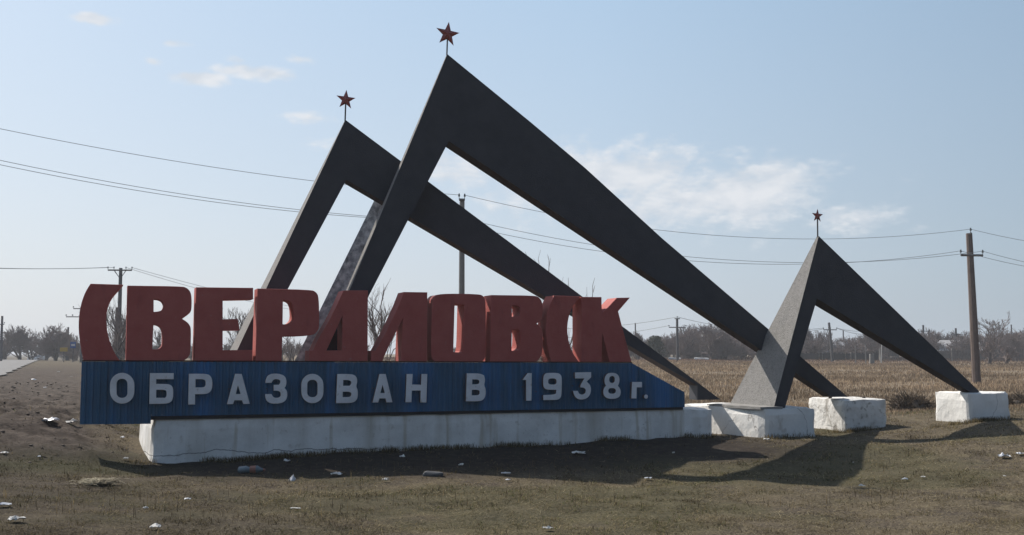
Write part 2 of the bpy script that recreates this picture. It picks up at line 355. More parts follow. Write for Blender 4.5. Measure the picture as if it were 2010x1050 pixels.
def chaikin(pts, it=2, maxturn=48):
    """round only the gentle turns of a closed outline, keep its sharp corners"""
    for _ in range(it):
        out = []; n = len(pts)
        for i in range(n):
            a = Vector(pts[i - 1]); b = Vector(pts[i]); c = Vector(pts[(i + 1) % n])
            t = math.degrees((b - a).angle(c - b, 0))
            if 4 < t < maxturn:
                out.append(b + (a - b) * .25); out.append(b + (c - b) * .25)
            else: out.append(b)
        pts = [tuple(p) for p in out]
    return pts
def extruded(name, loops, y0, y1, mats, parent, bevel=.006, side=0):
    """loops: outlines in (x, z); an outer one and its holes. Solid between y0 (front) and y1."""
    cu = bpy.data.curves.new('outline', 'CURVE'); cu.dimensions = '2D'; cu.fill_mode = 'BOTH'
    for lp in loops:
        sp = cu.splines.new('POLY'); sp.points.add(len(lp) - 1)
        for k, (x, z) in enumerate(lp): sp.points[k].co = (x, z, 0, 1)
        sp.use_cyclic_u = True
    cu.extrude = (y1 - y0) / 2 - bevel; cu.bevel_depth = bevel; cu.bevel_resolution = 0; cu.offset = -bevel
    o = bpy.data.objects.new('outline', cu); C.objects.link(o)
    me = bpy.data.meshes.new_from_object(o.evaluated_get(bpy.context.evaluated_depsgraph_get()))
    bpy.data.objects.remove(o); bpy.data.curves.remove(cu)
    me.name = name
    n = len(me.vertices); co = np.empty(n * 3); me.vertices.foreach_get('co', co); co = co.reshape(-1, 3)
    ym = (y0 + y1) / 2
    new = np.stack([co[:, 0], ym - co[:, 2], co[:, 1]], 1)     # the curve's +Z faces the camera
    me.vertices.foreach_set('co', new.ravel()); me.update()
    me.materials.clear()
    me.polygons.foreach_set('use_smooth', np.zeros(len(me.polygons), dtype=bool))
    o = link(name, me, parent, mats)
    if len(mats) > 1:
        for p in me.polygons: p.material_index = 0 if abs(p.normal.y) > .7 and p.center.y < ym else 1
    return o

# ------------------------------------------------------------------ terrain sheet
def spread(a, b, fine, lo, hi, grow=1.16):
    xs = list(np.arange(a, b + 1e-6, fine)); d = fine
    while xs[-1] < hi: d *= grow; xs.append(xs[-1] + d)
    d = fine
    while xs[0] > lo: d *= grow; xs.insert(0, xs[0] - d)
    return np.array(xs)
gx = spread(-13, 13, .11, -2600, 2600); gy = spread(7.5, 27, .10, -60, 4500, 1.10)
GX, GY = np.meshgrid(gx, gy); GZ = ground(GX.ravel(), GY.ravel()).reshape(GX.shape)
nx, ny = len(gx), len(gy)
idx = np.arange(nx * ny).reshape(ny, nx)
faces = np.stack([idx[:-1, :-1].ravel(), idx[:-1, 1:].ravel(), idx[1:, 1:].ravel(), idx[1:, :-1].ravel()], 1)
def np_mesh(name, co, faces, attr=None, smooth=True):
    me = bpy.data.meshes.new(name); k = faces.shape[1]
    me.vertices.add(len(co)); me.vertices.foreach_set('co', np.ascontiguousarray(co, dtype=np.float32).ravel())
    me.loops.add(faces.size); me.loops.foreach_set('vertex_index', faces.ravel().astype(np.int32))
    me.polygons.add(len(faces)); me.polygons.foreach_set('loop_start', np.arange(0, faces.size, k, dtype=np.int32))
    me.polygons.foreach_set('loop_total', np.full(len(faces), k, dtype=np.int32))
    if smooth: me.polygons.foreach_set('use_smooth', np.ones(len(faces), dtype=bool))
    if attr:
        for nm, v in attr.items():
            if v.ndim == 1:
                a = me.attributes.new(nm, 'FLOAT', 'POINT'); a.data.foreach_set('value', v.astype(np.float32))
            else:
                a = me.attributes.new(nm, 'FLOAT_COLOR', 'POINT')
                a.data.foreach_set('color', np.concatenate([v, np.ones((len(v), 1))], 1).astype(np.float32).ravel())
    me.update(); me.validate(); return me
xf, yf = GX.ravel(), GY.ravel()
def green_mask(x, y):
    s, q = sq_of(x, y)
    g = sm(-.05, .3, vnoise(x, y, .45, 11) + .5 * vnoise(x, y, 1.7, 12)) * .45
    g = g + sm(.02, .35, vnoise(x, y, .8, 14) + .25) * sm(2.8, .0, np.abs(s + 1.2)) * sm(-1.8, -.6, q) * sm(2.2, .9, q) * .9
    return np.clip(g, 0, 1) * (1 - sm(22, 30, y))
def sign_shade_mask(x, y):  # where the sign's shadow falls; deepened in the ground colour, grass thinned
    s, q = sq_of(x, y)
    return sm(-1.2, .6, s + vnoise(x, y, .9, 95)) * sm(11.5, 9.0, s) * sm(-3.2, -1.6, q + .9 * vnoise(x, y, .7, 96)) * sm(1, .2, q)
far_m = sm(23, 30, yf) * sm(-.36, -.26, xf / np.maximum(yf, 1))
me = np_mesh('ground', np.stack([xf, yf, GZ.ravel()], 1), faces, {'mud': mud_mask(xf, yf), 'green': green_mask(xf, yf), 'field': far_m, 'shade_dark_lawn': np.maximum(sign_shade_mask(xf, yf), .55 * sm(3.5, -2.5, sq_of(xf, yf)[0] + vnoise(xf, yf, .5, 97) * 2) * sm(1.5, -.5, sq_of(xf, yf)[1]))})  # last attribute: painted shade before the plinth, plus the darker left lawn
gm = bpy.data.materials.new('dry spring turf'); gm.use_nodes = True; t = gm.node_tree; b = t.nodes['Principled BSDF']
b.inputs['Roughness'].default_value = 1; b.inputs['Specular IOR Level'].default_value = .05
g_tc = t.nodes.new('ShaderNodeTexCoord')
def gnoise(scale, detail=6, rough=.65):
    n = t.nodes.new('ShaderNodeTexNoise'); n.inputs['Scale'].default_value = scale; n.inputs['Detail'].default_value = detail; n.inputs['Roughness'].default_value = rough
    t.links.new(g_tc.outputs['Object'], n.inputs['Vector']); return n.outputs['Fac']
def gmix(f, a, b_):
    x = t.nodes.new('ShaderNodeMix'); x.data_type = 'RGBA'
    for i, v in ((0, f), (6, a), (7, b_)):
        if isinstance(v, tuple): x.inputs[i].default_value = (*v, 1)
        elif isinstance(v, float): x.inputs[i].default_value = v
        else: t.links.new(v, x.inputs[i])
    return x.outputs[2]
def grng(v, a, b_):
    r = t.nodes.new('ShaderNodeMapRange'); r.inputs['From Min'].default_value = a; r.inputs['From Max'].default_value = b_; t.links.new(v, r.inputs['Value']); return r.outputs[0]
def gattr(n):
    a = t.nodes.new('ShaderNodeAttribute'); a.attribute_name = n; return a.outputs['Fac']
base = gmix(grng(gnoise(1.1, 3), .40, .62), (.108, .088, .060), (.070, .057, .046))
base = gmix(grng(gnoise(5.5), .50, .64), base, (.150, .124, .080))
base = gmix(grng(gnoise(11), .53, .66), base, (.042, .034, .027))
base = gmix(grng(gnoise(38, 4), .52, .64), base, (.210, .180, .125))
base = gmix(grng(gnoise(55, 4), .54, .66), base, (.034, .028, .022))
base = gmix(gattr('green'), base, gmix(grng(gnoise(14), .4, .6), (.050, .054, .024), (.070, .068, .036)))
mudc = gmix(grng(gnoise(3), .4, .62), (.052, .042, .035), (.115, .095, .080))
mudc = gmix(grng(gnoise(16), .5, .7), mudc, (.040, .034, .029))
base = gmix(gattr('mud'), base, mudc)
fieldc = gmix(grng(gnoise(.25), .4, .62), (.23, .185, .13), (.17, .137, .10))
fieldc = gmix(grng(gnoise(2.2), .45, .7), fieldc, (.115, .088, .06))
base = gmix(gattr('field'), base, fieldc)
base = gmix(gattr('shade_dark_lawn'), base, gmix(grng(gnoise(7), .45, .65), (.040, .033, .028), (.062, .052, .042)))  # shade put into the turf colour, and the darker lawn at left
t.links.new(base, b.inputs['Base Color'])
bp = t.nodes.new('ShaderNodeBump'); bp.inputs['Strength'].default_value = .9; bp.inputs['Distance'].default_value = .03
t.links.new(gnoise(22, 8, .7), bp.inputs['Height']); t.links.new(bp.outputs[0], b.inputs['Normal'])
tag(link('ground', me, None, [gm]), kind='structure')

# road, a sheet just above the ground
ts = np.concatenate([np.arange(-60, 60, 2.0), np.arange(60, 190, 3.0)]); W = 9.0
rv = []; rf = []
for i, tt in enumerate(ts):
    for j in range(7):
        ac = -W * j / 6
        x = ROAD_P.x + ROAD_D.x * tt + ROAD_D.y * ac; y = ROAD_P.y + ROAD_D.y * tt - ROAD_D.x * ac
        if j == 0: x += .25 * math.sin(tt * .8) * .6; 
        rv.append((x, y, 0))
for i in range(len(ts) - 1):
    for j in range(6):
        k = i * 7 + j; rf.append((k, k + 1, k + 8, k + 7))
rv = np.array(rv); rv[:, 2] = ground(rv[:, 0], rv[:, 1]) + .07
tag(link('road', np_mesh('road', rv, np.array(rf)), None, ['asphalt']), kind='structure')

bm = bmesh.new(); box(bm, -2700, 2700, -100, 4700, -1.6, 10.5); hz = obj_bm('haze', bm, []); tag(hz, kind='stuff')
hm = bpy.data.materials.new('thin spring haze'); hm.use_nodes = True; ht_ = hm.node_tree; ht_.nodes.clear()
pv = ht_.nodes.new('ShaderNodeVolumePrincipled'); pv.inputs['Density'].default_value = HAZE; pv.inputs['Color'].default_value = (.90, .94, 1, 1); pv.inputs['Anisotropy'].default_value = .1
ho = ht_.nodes.new('ShaderNodeOutputMaterial'); ht_.links.new(pv.outputs[0], ho.inputs['Volume']); hz.data.materials.append(hm)

# ------------------------------------------------------------------ the plinth under the sign
QF = .06      # plinth face set back behind the sign's face
s0, zt0 = L(302, 820, QF); s1, zt1 = L(1400, 801, QF)
DEP = 2.1
def plinth_pts():
    sk = -.16
    return [Vector(p) for p in ((-.02, QF, -.4), (s1, QF, -.3), (s1, QF + DEP, -.3), (sk, QF + DEP, -.3),
                                (s0, QF, zt0), (s1, QF, zt1), (s1, QF + DEP, zt1), (sk + .05, QF + DEP, zt0))]
pl = obj_bm('plinth', rough_hexa(plinth_pts(), (60, 12, 6), .016, 1, .03), ['white'])
pl.location = C0; pl.rotation_euler = (0, 0, TH)
tag(pl, 'long low whitewashed concrete plinth under the blue sign board', 'plinth')

# ------------------------------------------------------------------ the sign
sign = empty('town_sign', C0, TH)
tag(sign, 'town entrance sign with big red letters standing on a blue board with white lettering', 'town sign')
TS = [L(161, 709), L(1240, 712), L(1345, 770), L(1347, 771)]
sl_, sr_ = L(158.5, 760)[0], L(1345, 785)[0]
BS = [(sl_, L(158, 833)[1]), (L(296, 832)[0], L(296, 832)[1])]
BS2 = [(L(297, 817)[0], L(297, 817)[1]), (sr_, L(1345, 799)[1])]
sstep = L(296.5, 825)[0]
def ztop(s): return float(np.interp(s, [p[0] for p in TS], [p[1] for p in TS]))
def zbot(s):
    q = BS if s < sstep else BS2
    return float(np.interp(s, [p[0] for p in q], [p[1] for p in q]))
# corrugated sheets, each one a part
s = sl_; cuts = [sl_]
while s < sr_ - .6: s += 1.12; cuts.append(s)
cuts[-1] = sr_; cuts = sorted(cuts + [sstep])
cuts = [c for i, c in enumerate(cuts) if i == 0 or c - cuts[i - 1] > .05]
for a, b_ in zip(cuts, cuts[1:]):
    bm = bmesh.new(); cols = []
    pitch = .095; k = math.floor(a / pitch); xs = []
    while k * pitch < b_ + pitch:
        for fr, off in ((0, 0), (.30, 0), (.42, .014), (.85, .014), (.97, 0)):
            x = (k + fr) * pitch
            if a < x < b_: xs.append((x, off))
        k += 1
    xs = [(a + .002, xs[0][1])] + xs + [(b_ - .002, xs[-1][1])]
    for j, kx in enumerate(TS[1:3]):
        if a < kx[0] < b_: xs.append((kx[0], .0))
    xs.sort()
    tilt = random.uniform(-.004, .004)
    for x, off in xs:
        zt, zb = ztop(x) - .004, zbot(max(x, a + .001) if a >= sstep - .001 else min(x, sstep - .001))
        if zt - zb < .01: zt = zb + .01
        rows = [bm.verts.new((x, off + tilt * (x - a), zb + (zt - zb) * r_ / 2)) for r_ in range(3)]
        rows += [bm.verts.new((x, .05, zt)), bm.verts.new((x, .05, zb))]
        cols.append(rows)
    for c0_, c1_ in zip(cols, cols[1:]):
        for r_ in range(5):
            bm.faces.new((c0_[r_], c1_[r_], c1_[(r_ + 1) % 5], c0_[(r_ + 1) % 5]))
    bm.faces.new(cols[0]); bm.faces.new(cols[-1])
    obj_bm('corrugated_sheet', bm, ['blue'], sign)
# frame behind the sheets and the shelf the letters stand on
bm = bmesh.new()
pts = [(sl_ + .01, zbot(sl_) + .02), (sstep - .02, zbot(sl_) + .02), (sstep - .02, zbot(sstep + .01) + .02), (sr_ - .02, zbot(sr_) + .02), (sr_ - .02, ztop(sr_) - .03)] + [(TS[1][0], TS[1][1] - .02), (sl_ + .01, TS[0][1] - .02)]
extruded('board_frame', [pts], .053, .42, ['blue'], sign, .003)
sp = [(sl_ + .005, TS[0][1] - .002), (TS[1][0] + .01, TS[1][1] - .002), (TS[1][0], TS[1][1] + .016), (sl_ + .005, TS[0][1] + .016)]
extruded('ledge', [sp], .0, .43, ['under'], sign, .002)
# dark strip painting the shade in the gap between the board and the plinth
sp = [(sstep - .02, zt0 - .03), (sr_ - .02, zt1 - .012), (sr_ - .02, zbot(sr_) - .001), (sstep - .02, zbot(sstep + .02) - .001)]
extruded('gap_shade_strip', [sp], .045, .35, ['darkgap'], sign, .0005)

def c2(pts): return [(x / 4.02 + 140, y / 4.02 + 540) for x, y in pts]
def c3(pts): return [(x / 5 + 600, y / 5 + 540) for x, y in pts]
def c4(pts): return [(x / 5 + 900, y / 5 + 540) for x, y in pts]
BIG = [
 ('С', [c2([(152,67),(410,75),(372,118),(330,165),(300,215),(282,275),(275,340),(278,400),(287,460),(303,520),(325,580),(350,630),(385,676),(95,676),(80,600),(68,530),(60,460),(57,390),(62,310),(72,250),(88,190),(110,135),(130,100)])]),
 ('В', [c2([(443,82),(870,88),(905,97),(935,120),(950,165),(950,265),(938,300),(875,345),(915,370),(938,400),(945,430),(942,600),(930,640),(900,668),(870,683),(430,683)]),
        c2([(650,187),(690,190),(718,205),(733,235),(725,265),(700,285),(650,290)]), c2([(648,390),(685,395),(712,420),(724,470),(722,540),(714,567),(690,584),(640,585)])]),
 ('Е', [c2([(985,95),(1435,100),(1435,190),(1195,195),(1195,348),(1315,345),(1328,435),(1195,437),(1195,592),(1430,590),(1430,688),(970,688)])]),
 ('Р', [c2([(1470,105),(1890,115),(1930,130),(1955,170),(1957,400),(1948,440),(1900,480),(1665,485),(1660,690),(1452,690)]),
        c2([(1670,198),(1720,202),(1748,235),(1755,330),(1742,365),(1712,387),(1668,388)])]),
 ('Д', [c3([(370,150),(612,150),(608,852),(32,852),(38,740),(72,738),(130,612),(265,385)]), c3([(361,400),(359,738),(205,740)])]),
 ('Л', [c3([(965,165),(1195,168),(1190,855),(935,855),(955,425),(890,555),(780,775),(750,855),(640,855),(645,742),(690,742),(800,540),(905,320)])]),
 ('О', [c3([(1310,180),(1700,185),(1745,203),(1770,250),(1768,790),(1752,832),(1715,856),(1290,856),(1250,838),(1230,790),(1240,270),(1257,215)]),
        c3([(1463,285),(1558,292),(1547,735),(1530,760),(1450,755)])]),
 ('В', [c4([(322,195),(745,200),(790,215),(820,255),(828,310),(826,380),(816,440),(768,475),(815,515),(828,560),(825,760),(800,815),(760,860),(310,860)]),
        c4([(525,300),(580,300),(605,322),(605,375),(590,402),(525,410)]), c4([(525,535),(590,535),(608,562),(605,700),(590,735),(565,746),(522,744)])]),
 ('С', [c4([(940,200),(1200,208),(1150,265),(1108,330),(1080,420),(1068,510),(1073,600),(1090,680),(1115,750),(1150,810),(1192,860),(915,860),(890,780),(870,680),(860,560),(863,440),(876,360),(897,290)])]),
 ('К', [c4([(1207,213),(1405,215),(1408,378),(1555,222),(1685,220),(1568,355),(1600,480),(1700,855),(1485,855),(1412,570),(1405,858),(1208,860)])]),
]
for i, (ch, loops) in enumerate(BIG):
    lp = [chaikin([L(x, y, 0.012) for x, y in l_], 0 if ch in 'КЕ' else 2) for l_ in loops]
    o = extruded('raised_letter', lp, .012, .40, ['red'], sign, .007)
    nth = ['first', 'second', 'third', 'fourth', 'fifth', 'sixth', 'seventh', 'eighth', 'ninth', 'last'][i]
    o['label'] = 'red concrete letter %s, %s of the row' % (ch, nth)
def d5(pts): return [(x / 4.02 + 140, y / 4.02 + 700) for x, y in pts]
def d6(pts): return [(x / 4.02 + 600, y / 4.02 + 700) for x, y in pts]
def d7(pts): return [(x / 4.02 + 1000, y / 4.02 + 700) for x, y in pts]
def rr(x0, x1, y0, y1, k=.5, e=3.0):
    """oval with flat sides"""
    cx, cy, a, b_ = (x0 + x1) / 2, (y0 + y1) / 2, (x1 - x0) / 2, (y1 - y0) / 2; r = a * k * 2; r = min(r, a, b_)
    out = []
    for (sx, sy, a0) in ((1, -1, -90), (1, 1, 0), (-1, 1, 90), (-1, -1, 180)):
        ox, oy = cx + sx * (a - r), cy + sy * (b_ - r)
        for k_ in range(7):
            g = R(a0 + 15 * k_); out.append((ox + r * math.cos(g), oy + r * math.sin(g)))
    # drop doubled points
    res = []
    for p in out:
        if not res or (abs(p[0] - res[-1][0]) + abs(p[1] - res[-1][1])) > .5: res.append(p)
    return res
SMALL = [
 ('letter', 'О', [d5(rr(305, 498, 127, 372, .5)), d5(rr(357, 443, 175, 325, .45))]),
 ('letter', 'Б', [d5([(620,130),(808,130),(808,178),(670,178),(670,215),(765,215),(795,230),(805,260),(803,330),(787,358),(750,373),(615,373)]), d5([(670,262),(740,262),(752,275),(752,310),(740,325),(670,325)])]),
 ('letter', 'Р', [d5([(928,135),(1070,135),(1100,152),(1113,190),(1113,240),(1100,275),(1070,295),(977,297),(977,378),(922,378)]), d5([(980,178),(1045,178),(1060,193),(1060,228),(1045,243),(980,243)])]),
 ('letter', 'А', [d5([(1293,135),(1345,137),(1408,372),(1358,374),(1347,345),(1287,345),(1277,375),(1228,375)]), d5([(1315,225),(1335,295),(1298,295)])]),
 ('letter', 'З', [d5([(1532,190),(1545,152),(1580,134),(1640,134),(1685,152),(1698,185),(1697,225),(1683,247),(1703,270),(1705,315),(1690,350),(1650,370),(1580,372),(1545,355),(1530,325),(1530,295),(1580,295),(1590,315),(1605,325),(1635,325),(1652,310),(1652,285),(1638,270),(1597,268),(1597,222),(1638,222),(1650,205),(1647,188),(1630,178),(1603,178),(1588,190),(1580,207),(1532,207)])]),
 ('letter', 'О', [d5(rr(1815, 1990, 135, 368, .5)), d5(rr(1862, 1943, 183, 320, .45))]),
 ('letter', 'В', [d6([(250,137),(365,137),(398,153),(410,190),(398,235),(412,265),(412,320),(397,350),(362,367),(240,367)]), d6([(297,185),(345,185),(360,198),(360,215),(347,230),(296,230)]), d6([(293,277),(347,277),(360,288),(360,306),(347,319),(292,319)])]),
 ('letter', 'А', [d6([(583,137),(632,137),(685,360),(637,361),(630,330),(582,330),(573,362),(528,362)]), d6([(607,222),(624,287),(590,287)])]),
 ('letter', 'Н', [d6([(797,137),(845,137),(840,220),(910,222),(915,137),(960,137),(953,362),(905,362),(908,268),(838,268),(835,360),(788,360)])]),
 ('letter', 'В', [d6([(1272,132),(1375,132),(1408,148),(1418,185),(1408,225),(1422,255),(1420,310),(1405,338),(1375,353),(1265,353)]), d6([(1315,180),(1358,180),(1370,190),(1370,207),(1358,218),(1314,218)]), d6([(1312,262),(1360,262),(1372,272),(1372,294),(1360,305),(1311,305)])]),
 ('digit', '1', [d6([(1752,130),(1785,130),(1782,348),(1740,348),(1740,185),(1712,183)])]),
 ('digit', '9', [d7([(295,128),(385,128),(408,145),(414,172),(412,305),(400,330),(375,343),(267,343),(267,303),(350,300),(368,290),(370,262),(300,262),(275,250),(266,225),(268,160),(278,138)]), d7([(318,172),(360,172),(372,185),(372,208),(360,221),(318,220),(306,208),(306,184)])]),
 ('digit', '3', [d7([(518,125),(645,122),(645,163),(610,197),(634,218),(645,250),(640,295),(615,328),(575,340),(538,335),(512,310),(502,270),(540,270),(548,290),(565,300),(585,298),(600,285),(603,262),(590,245),(560,242),(560,225),(592,172),(518,172)])]),
 ('digit', '8', [d7([(785,128),(835,128),(862,148),(870,180),(866,210),(856,230),(873,250),(880,280),(873,312),(850,328),(820,334),(780,332),(750,315),(740,285),(745,250),(762,230),(752,210),(750,175),(762,145)]), d7(rr(788, 832, 153, 208, .5)), d7(rr(780, 840, 248, 292, .5))]),
 ('letter', 'г', [d7([(968,200),(1046,200),(1046,242),(1005,242),(1003,330),(962,330)])]),
 ('full_stop', '.', [d7(rr(1064, 1093, 299, 332, .5))]),
]
for nm, ch, loops in SMALL:
    lp = [chaikin([L(x, y, -.10) for x, y in l_]) for l_ in loops]
    o = extruded(nm, lp, -.10, -.025, ['lettergrey', 'letterside'], sign, .003)
    o['label'] = 'grey white %s %s on the blue board' % (nm.replace('_', ' '), ch) if ch != '.' else 'grey white full stop at the end of the line'
    # two mounting studs that carry it off the sheet
    xs_ = [p[0] for p in lp[0]]; zs_ = [p[1] for p in lp[0]]
    cxm = min(xs_) + .03; zz = (min(zs_) + max(zs_)) / 2
    bm = bmesh.new(); tube(bm, [(cxm, -.03, zz), (cxm, .03, zz)], .008, 6); obj_bm('stud', bm, ['steel'], o)

# ------------------------------------------------------------------ concrete blocks
def zpx(px, py, q): return L(px, py, q)[1]
def block(label, corner_px, top_py, right_px, q, depth, seed, mat_='white_block', extra_left=0):
    sc, _ = L(corner_px, top_py, q); zt = zpx(corner_px, top_py, q); sr2, zr = L(right_px, top_py, q)
    zb = -.35
    pts = [Vector(p) for p in ((sc, q, zb), (sr2, q, zb), (sr2, q + depth, zb), (sc - extra_left, q + depth, zb),
                               (sc, q, zt), (sr2, q, zt), (sr2, q + depth, zt), (sc - extra_left, q + depth, zt))]
    o = obj_bm('concrete_block', rough_hexa(pts, (14, 14, 8), .017, seed, .035), [mat_])
    o.location = C0; o.rotation_euler = (0, 0, TH)
    tag(o, label, 'concrete block', 'whitewashed footings of the arches')
    return sc, sr2, zt
bA = block('large whitewashed footing block nearest the end of the blue sign', 1500, 802, 1601, -.4, 2.35, 11, extra_left=.35)
bB = block('whitewashed footing block with dark peeling patches between the other two', 1657, 784, 1741, .35, 1.15, 12, 'white_dirty')
bC = block('rightmost whitewashed footing block, standing alone', 1901, 771, 1983, -.4, .92, 13)

def on_block(name, pts, h, m_, seed, block_name_idx):
    lo = [Vector((s_, q_, z_ - .02)) for s_, q_, z_ in pts]; hi = [v + Vector((0, 0, h + .02)) for v in lo]
    o = obj_bm(name, rough_hexa(lo + hi, (8, 6, 1), .006, seed, .012), [m_], blocks[block_name_idx]); return o
blocks = [o for o in bpy.data.objects if o.name.startswith('concrete_block')]; blocks.sort(key=lambda o: o.name)
on_block('mortar_bed', [(bA[0] - .06, -.37, bA[2]), (bA[0] + .42, -.37, bA[2]), (bA[0] + .42, 1.25, bA[2] - .01), (bA[0] - .2, 1.25, bA[2] - .01)], .035, 'slab', 3, 0)
for ds, dq in ((-.02 + .12, .55), (.62, .2)):
    bm = bmesh.new(); tube(bm, [(bB[0] + ds, .35 + dq, bB[2] - .02), (bB[0] + ds, .35 + dq, bB[2] + .035)], [.045, .03], 7); obj_bm('anchor_bolt', bm, ['bolt'], blocks[1])

# ------------------------------------------------------------------ arches
def arch(label, q, front, depths, footz, star, star_r, pole_base, lean, mats=('black', 'rawside', 'under', 'black'), gusset=None, bend=0):
    """front: dict of photo pixels of the front face. depths: metres behind the front face at each corner."""
    root = empty('arch', sw(*[L(*front['apex'], q)[0], q]), TH); root.location.z = 0
    sx = L(*front['apex'], q)[0]
    order = ['foot_ol', 'apex'] + [k for k in front if k.startswith('m')] + ['foot_or', 'foot_ir'] + (['gus'] if 'gus' in front else []) + ['inner', 'foot_il']
    fv = []
    for k in order:
        s_, z_ = L(*front[k], q)
        fv.append(Vector((s_ - sx, 0, z_)))
    dv = [depths[k if k in depths else 'foot_or'] for k in order]
    bm = bmesh.new()
    fr = [bm.verts.new(v) for v in fv]; bk = [bm.verts.new(v + Vector((0, d, 0))) for v, d in zip(fv, dv)]
    from mathutils.geometry import tessellate_polygon
    tri = tessellate_polygon([[Vector((v.x, v.z, 0)) for v in fv]])
    for a_, b_, c_ in tri:
        f = bm.faces.new((fr[a_], fr[b_], fr[c_])); f.material_index = 0
        f = bm.faces.new((bk[c_], bk[b_], bk[a_])); f.material_index = 0
    n = len(order)
    for i in range(n):
        j = (i + 1) % n
        f = bm.faces.new((fr[i], fr[j], bk[j])); g = bm.faces.new((fr[i], bk[j], bk[i]))
        nm = order[i], order[j]
        mi = 1 if nm == ('foot_ol', 'apex') else (2 if nm == ('foot_ir', 'inner') or nm[0] == 'gus' else 0)
        f.material_index = mi; g.material_index = mi
    o = obj_bm('frame', bm, mats[:3], root)
    # star on its rod
    sa, za = L(*front['apex'], q); ss, zs = L(*star, q)
    bm = bmesh.new(); tube(bm, [(0, .03, za - .06), (ss - sx, .03, zs)], .013, 8); obj_bm('star_rod', bm, ['steel'], root)
    bm = bmesh.new(); r = star_r; ring = []
    for k in range(10):
        a_ = R(90 + 36 * k) + lean; rad = r if k % 2 == 0 else r * .40
        ring.append(bm.verts.new((ss - sx + rad * math.cos(a_), .03, zs + rad * math.sin(a_))))
    cf = bm.verts.new((ss - sx, .03 - r * .22, zs)); cb = bm.verts.new((ss - sx, .03 + r * .22, zs))
    for k in range(10):
        bm.faces.new((ring[k], ring[(k + 1) % 10], cf)); bm.faces.new((ring[(k + 1) % 10], ring[k], cb))
    obj_bm('star', bm, ['starred'], root)
    tag(root, label, 'arch', 'black concrete arches topped by stars')
    return root
qa, qb, qc = .95, .56, -.30
arch('middle sized black concrete arch, its peak left of the tallest one', qa,
     dict(apex=(678, 235), foot_or=(1414, 784), foot_ir=(1369, 785), gus=(1369, 757), inner=(680, 353), foot_il=(440, 800), foot_ol=(414, 797)),
     dict(apex=.05, foot_or=.30, foot_ir=.30, gus=.30, inner=.30, foot_il=1.35, foot_ol=1.35), 0, (679.5, 195), .172, None, R(-3))
arch('tallest black concrete arch with the highest red star', qb,
     dict(apex=(878, 106), ma=(1042, 240), mb=(1148, 329), mc=(1300, 468), foot_or=(1664, 779), foot_ir=(1632, 779), inner=(881, 277), foot_il=(612, 797), foot_ol=(592, 797)),
     dict(apex=.05, ma=.2, mb=.28, mc=.3, foot_or=.26, foot_ir=.26, inner=.36, foot_il=.42, foot_ol=.42), 0, (879.5, 66), .222, None, R(-6))
big = [o for o in bpy.data.objects if o.name.startswith('arch')][-1]
sx_big = L(878, 106, qb)[0]; bm = bmesh.new(); cols = []
for (pl_, ql), (pr_, qr_) in (((( 766, 330), 1.42), ((800, 330), 1.30)), (((641, 582), 1.60), ((700, 582), 1.30)), (((536, 797), 1.66), ((606, 797), 1.30))):
    a_ = L(*pl_, ql); b_ = L(*pr_, qr_); A_ = Vector((a_[0] - sx_big, ql - qb, a_[1])); B_ = Vector((b_[0] - sx_big, qr_ - qb, b_[1]))
    cols.append([bm.verts.new(v) for v in (A_, B_, B_ + Vector((.05, .22, 0)), A_ + Vector((.16, .12, 0)))])
for a_, b_ in zip(cols, cols[1:]):
    for k in range(4): bm.faces.new((a_[k], a_[(k + 1) % 4], b_[(k + 1) % 4], b_[k]))
bm.faces.new(cols[0]); bm.faces.new(cols[-1][::-1]); obj_bm('rear_rib', bm, ['rib'], big)
arch('smallest black concrete arch at the right, its left leg broad and pale', qc,
     dict(apex=(1607, 463), foot_or=(1924, 770), foot_ir=(1905, 770), inner=(1604, 586), foot_il=(1540, 803), foot_ol=(1518, 803)),
     dict(apex=.05, foot_or=.24, foot_ir=.24, inner=.36, foot_il=1.45, foot_ol=1.45), 0, (1606.5, 423), .13, None, R(-3))

# ------------------------------------------------------------------ poles and wires
def pole(name, label, x, y, h, r0, r1, arms, mats, lean=(0, 0), sides=10, group='utility poles', brace=None, ins_r=.05):
    z = gz(x, y); root = empty(name, (x, y, z))
    bm = bmesh.new(); tube(bm, [(0, 0, -.5), (lean[0] * .5, lean[1], h * .5), (lean[0], lean[1], h)], [r0, (r0 + r1) / 2, r1], sides); obj_bm('shaft', bm, [mats[0]], root)
    tips = []
    for (za, half, ang, k) in arms:
        a = R(ang); dx, dy = math.cos(a), math.sin(a); lx = lean[0] * za / h
        bm = bmesh.new(); tube(bm, [(lx - dx * half, -r1 - .04 - dy * half, za), (lx + dx * half, -r1 - .04 + dy * half, za)], .055, 4)
        ca = obj_bm('crossarm', bm, [mats[1]], root)
        for q in k:
            bm = bmesh.new(); p = Vector((lx + dx * half * q, -r1 - .04 + dy * half * q, za))
            tube(bm, [p, p + Vector((0, 0, .12)), p + Vector((0, 0, .14)), p + Vector((0, 0, .26))], [.015, .015, ins_r, ins_r * .6], 6); obj_bm('insulator', bm, ['ceramic'], ca)
            tips.append(root.location + p + Vector((0, 0, .2)))
    if brace:
        bm = bmesh.new(); tube(bm, [(0, 0, brace[1]), (brace[0], 0, -.3)], [r1, r0 * .9], 8); obj_bm('brace', bm, [mats[0]], root)
    tag(root, label, 'utility pole', group)
    return root, tips
def wire(label, a, b, sag, r=.012, n=28):
    pts = [a.lerp(b, i / n) - Vector((0, 0, sag * 4 * (i / n) * (1 - i / n))) for i in range(n + 1)]
    o_ = a.copy(); bm = bmesh.new(); tube(bm, [p - o_ for p in pts], r, 4, False)
    o = obj_bm('overhead_wire', bm, ['wire']); o.location = o_
    tag(o, label, 'wire', 'overhead wires')
    return o
def hgt(px, py, Y): return at(px, py, Y)
pB = hgt(907, 392, 45); pC = hgt(1903, 458, 50)
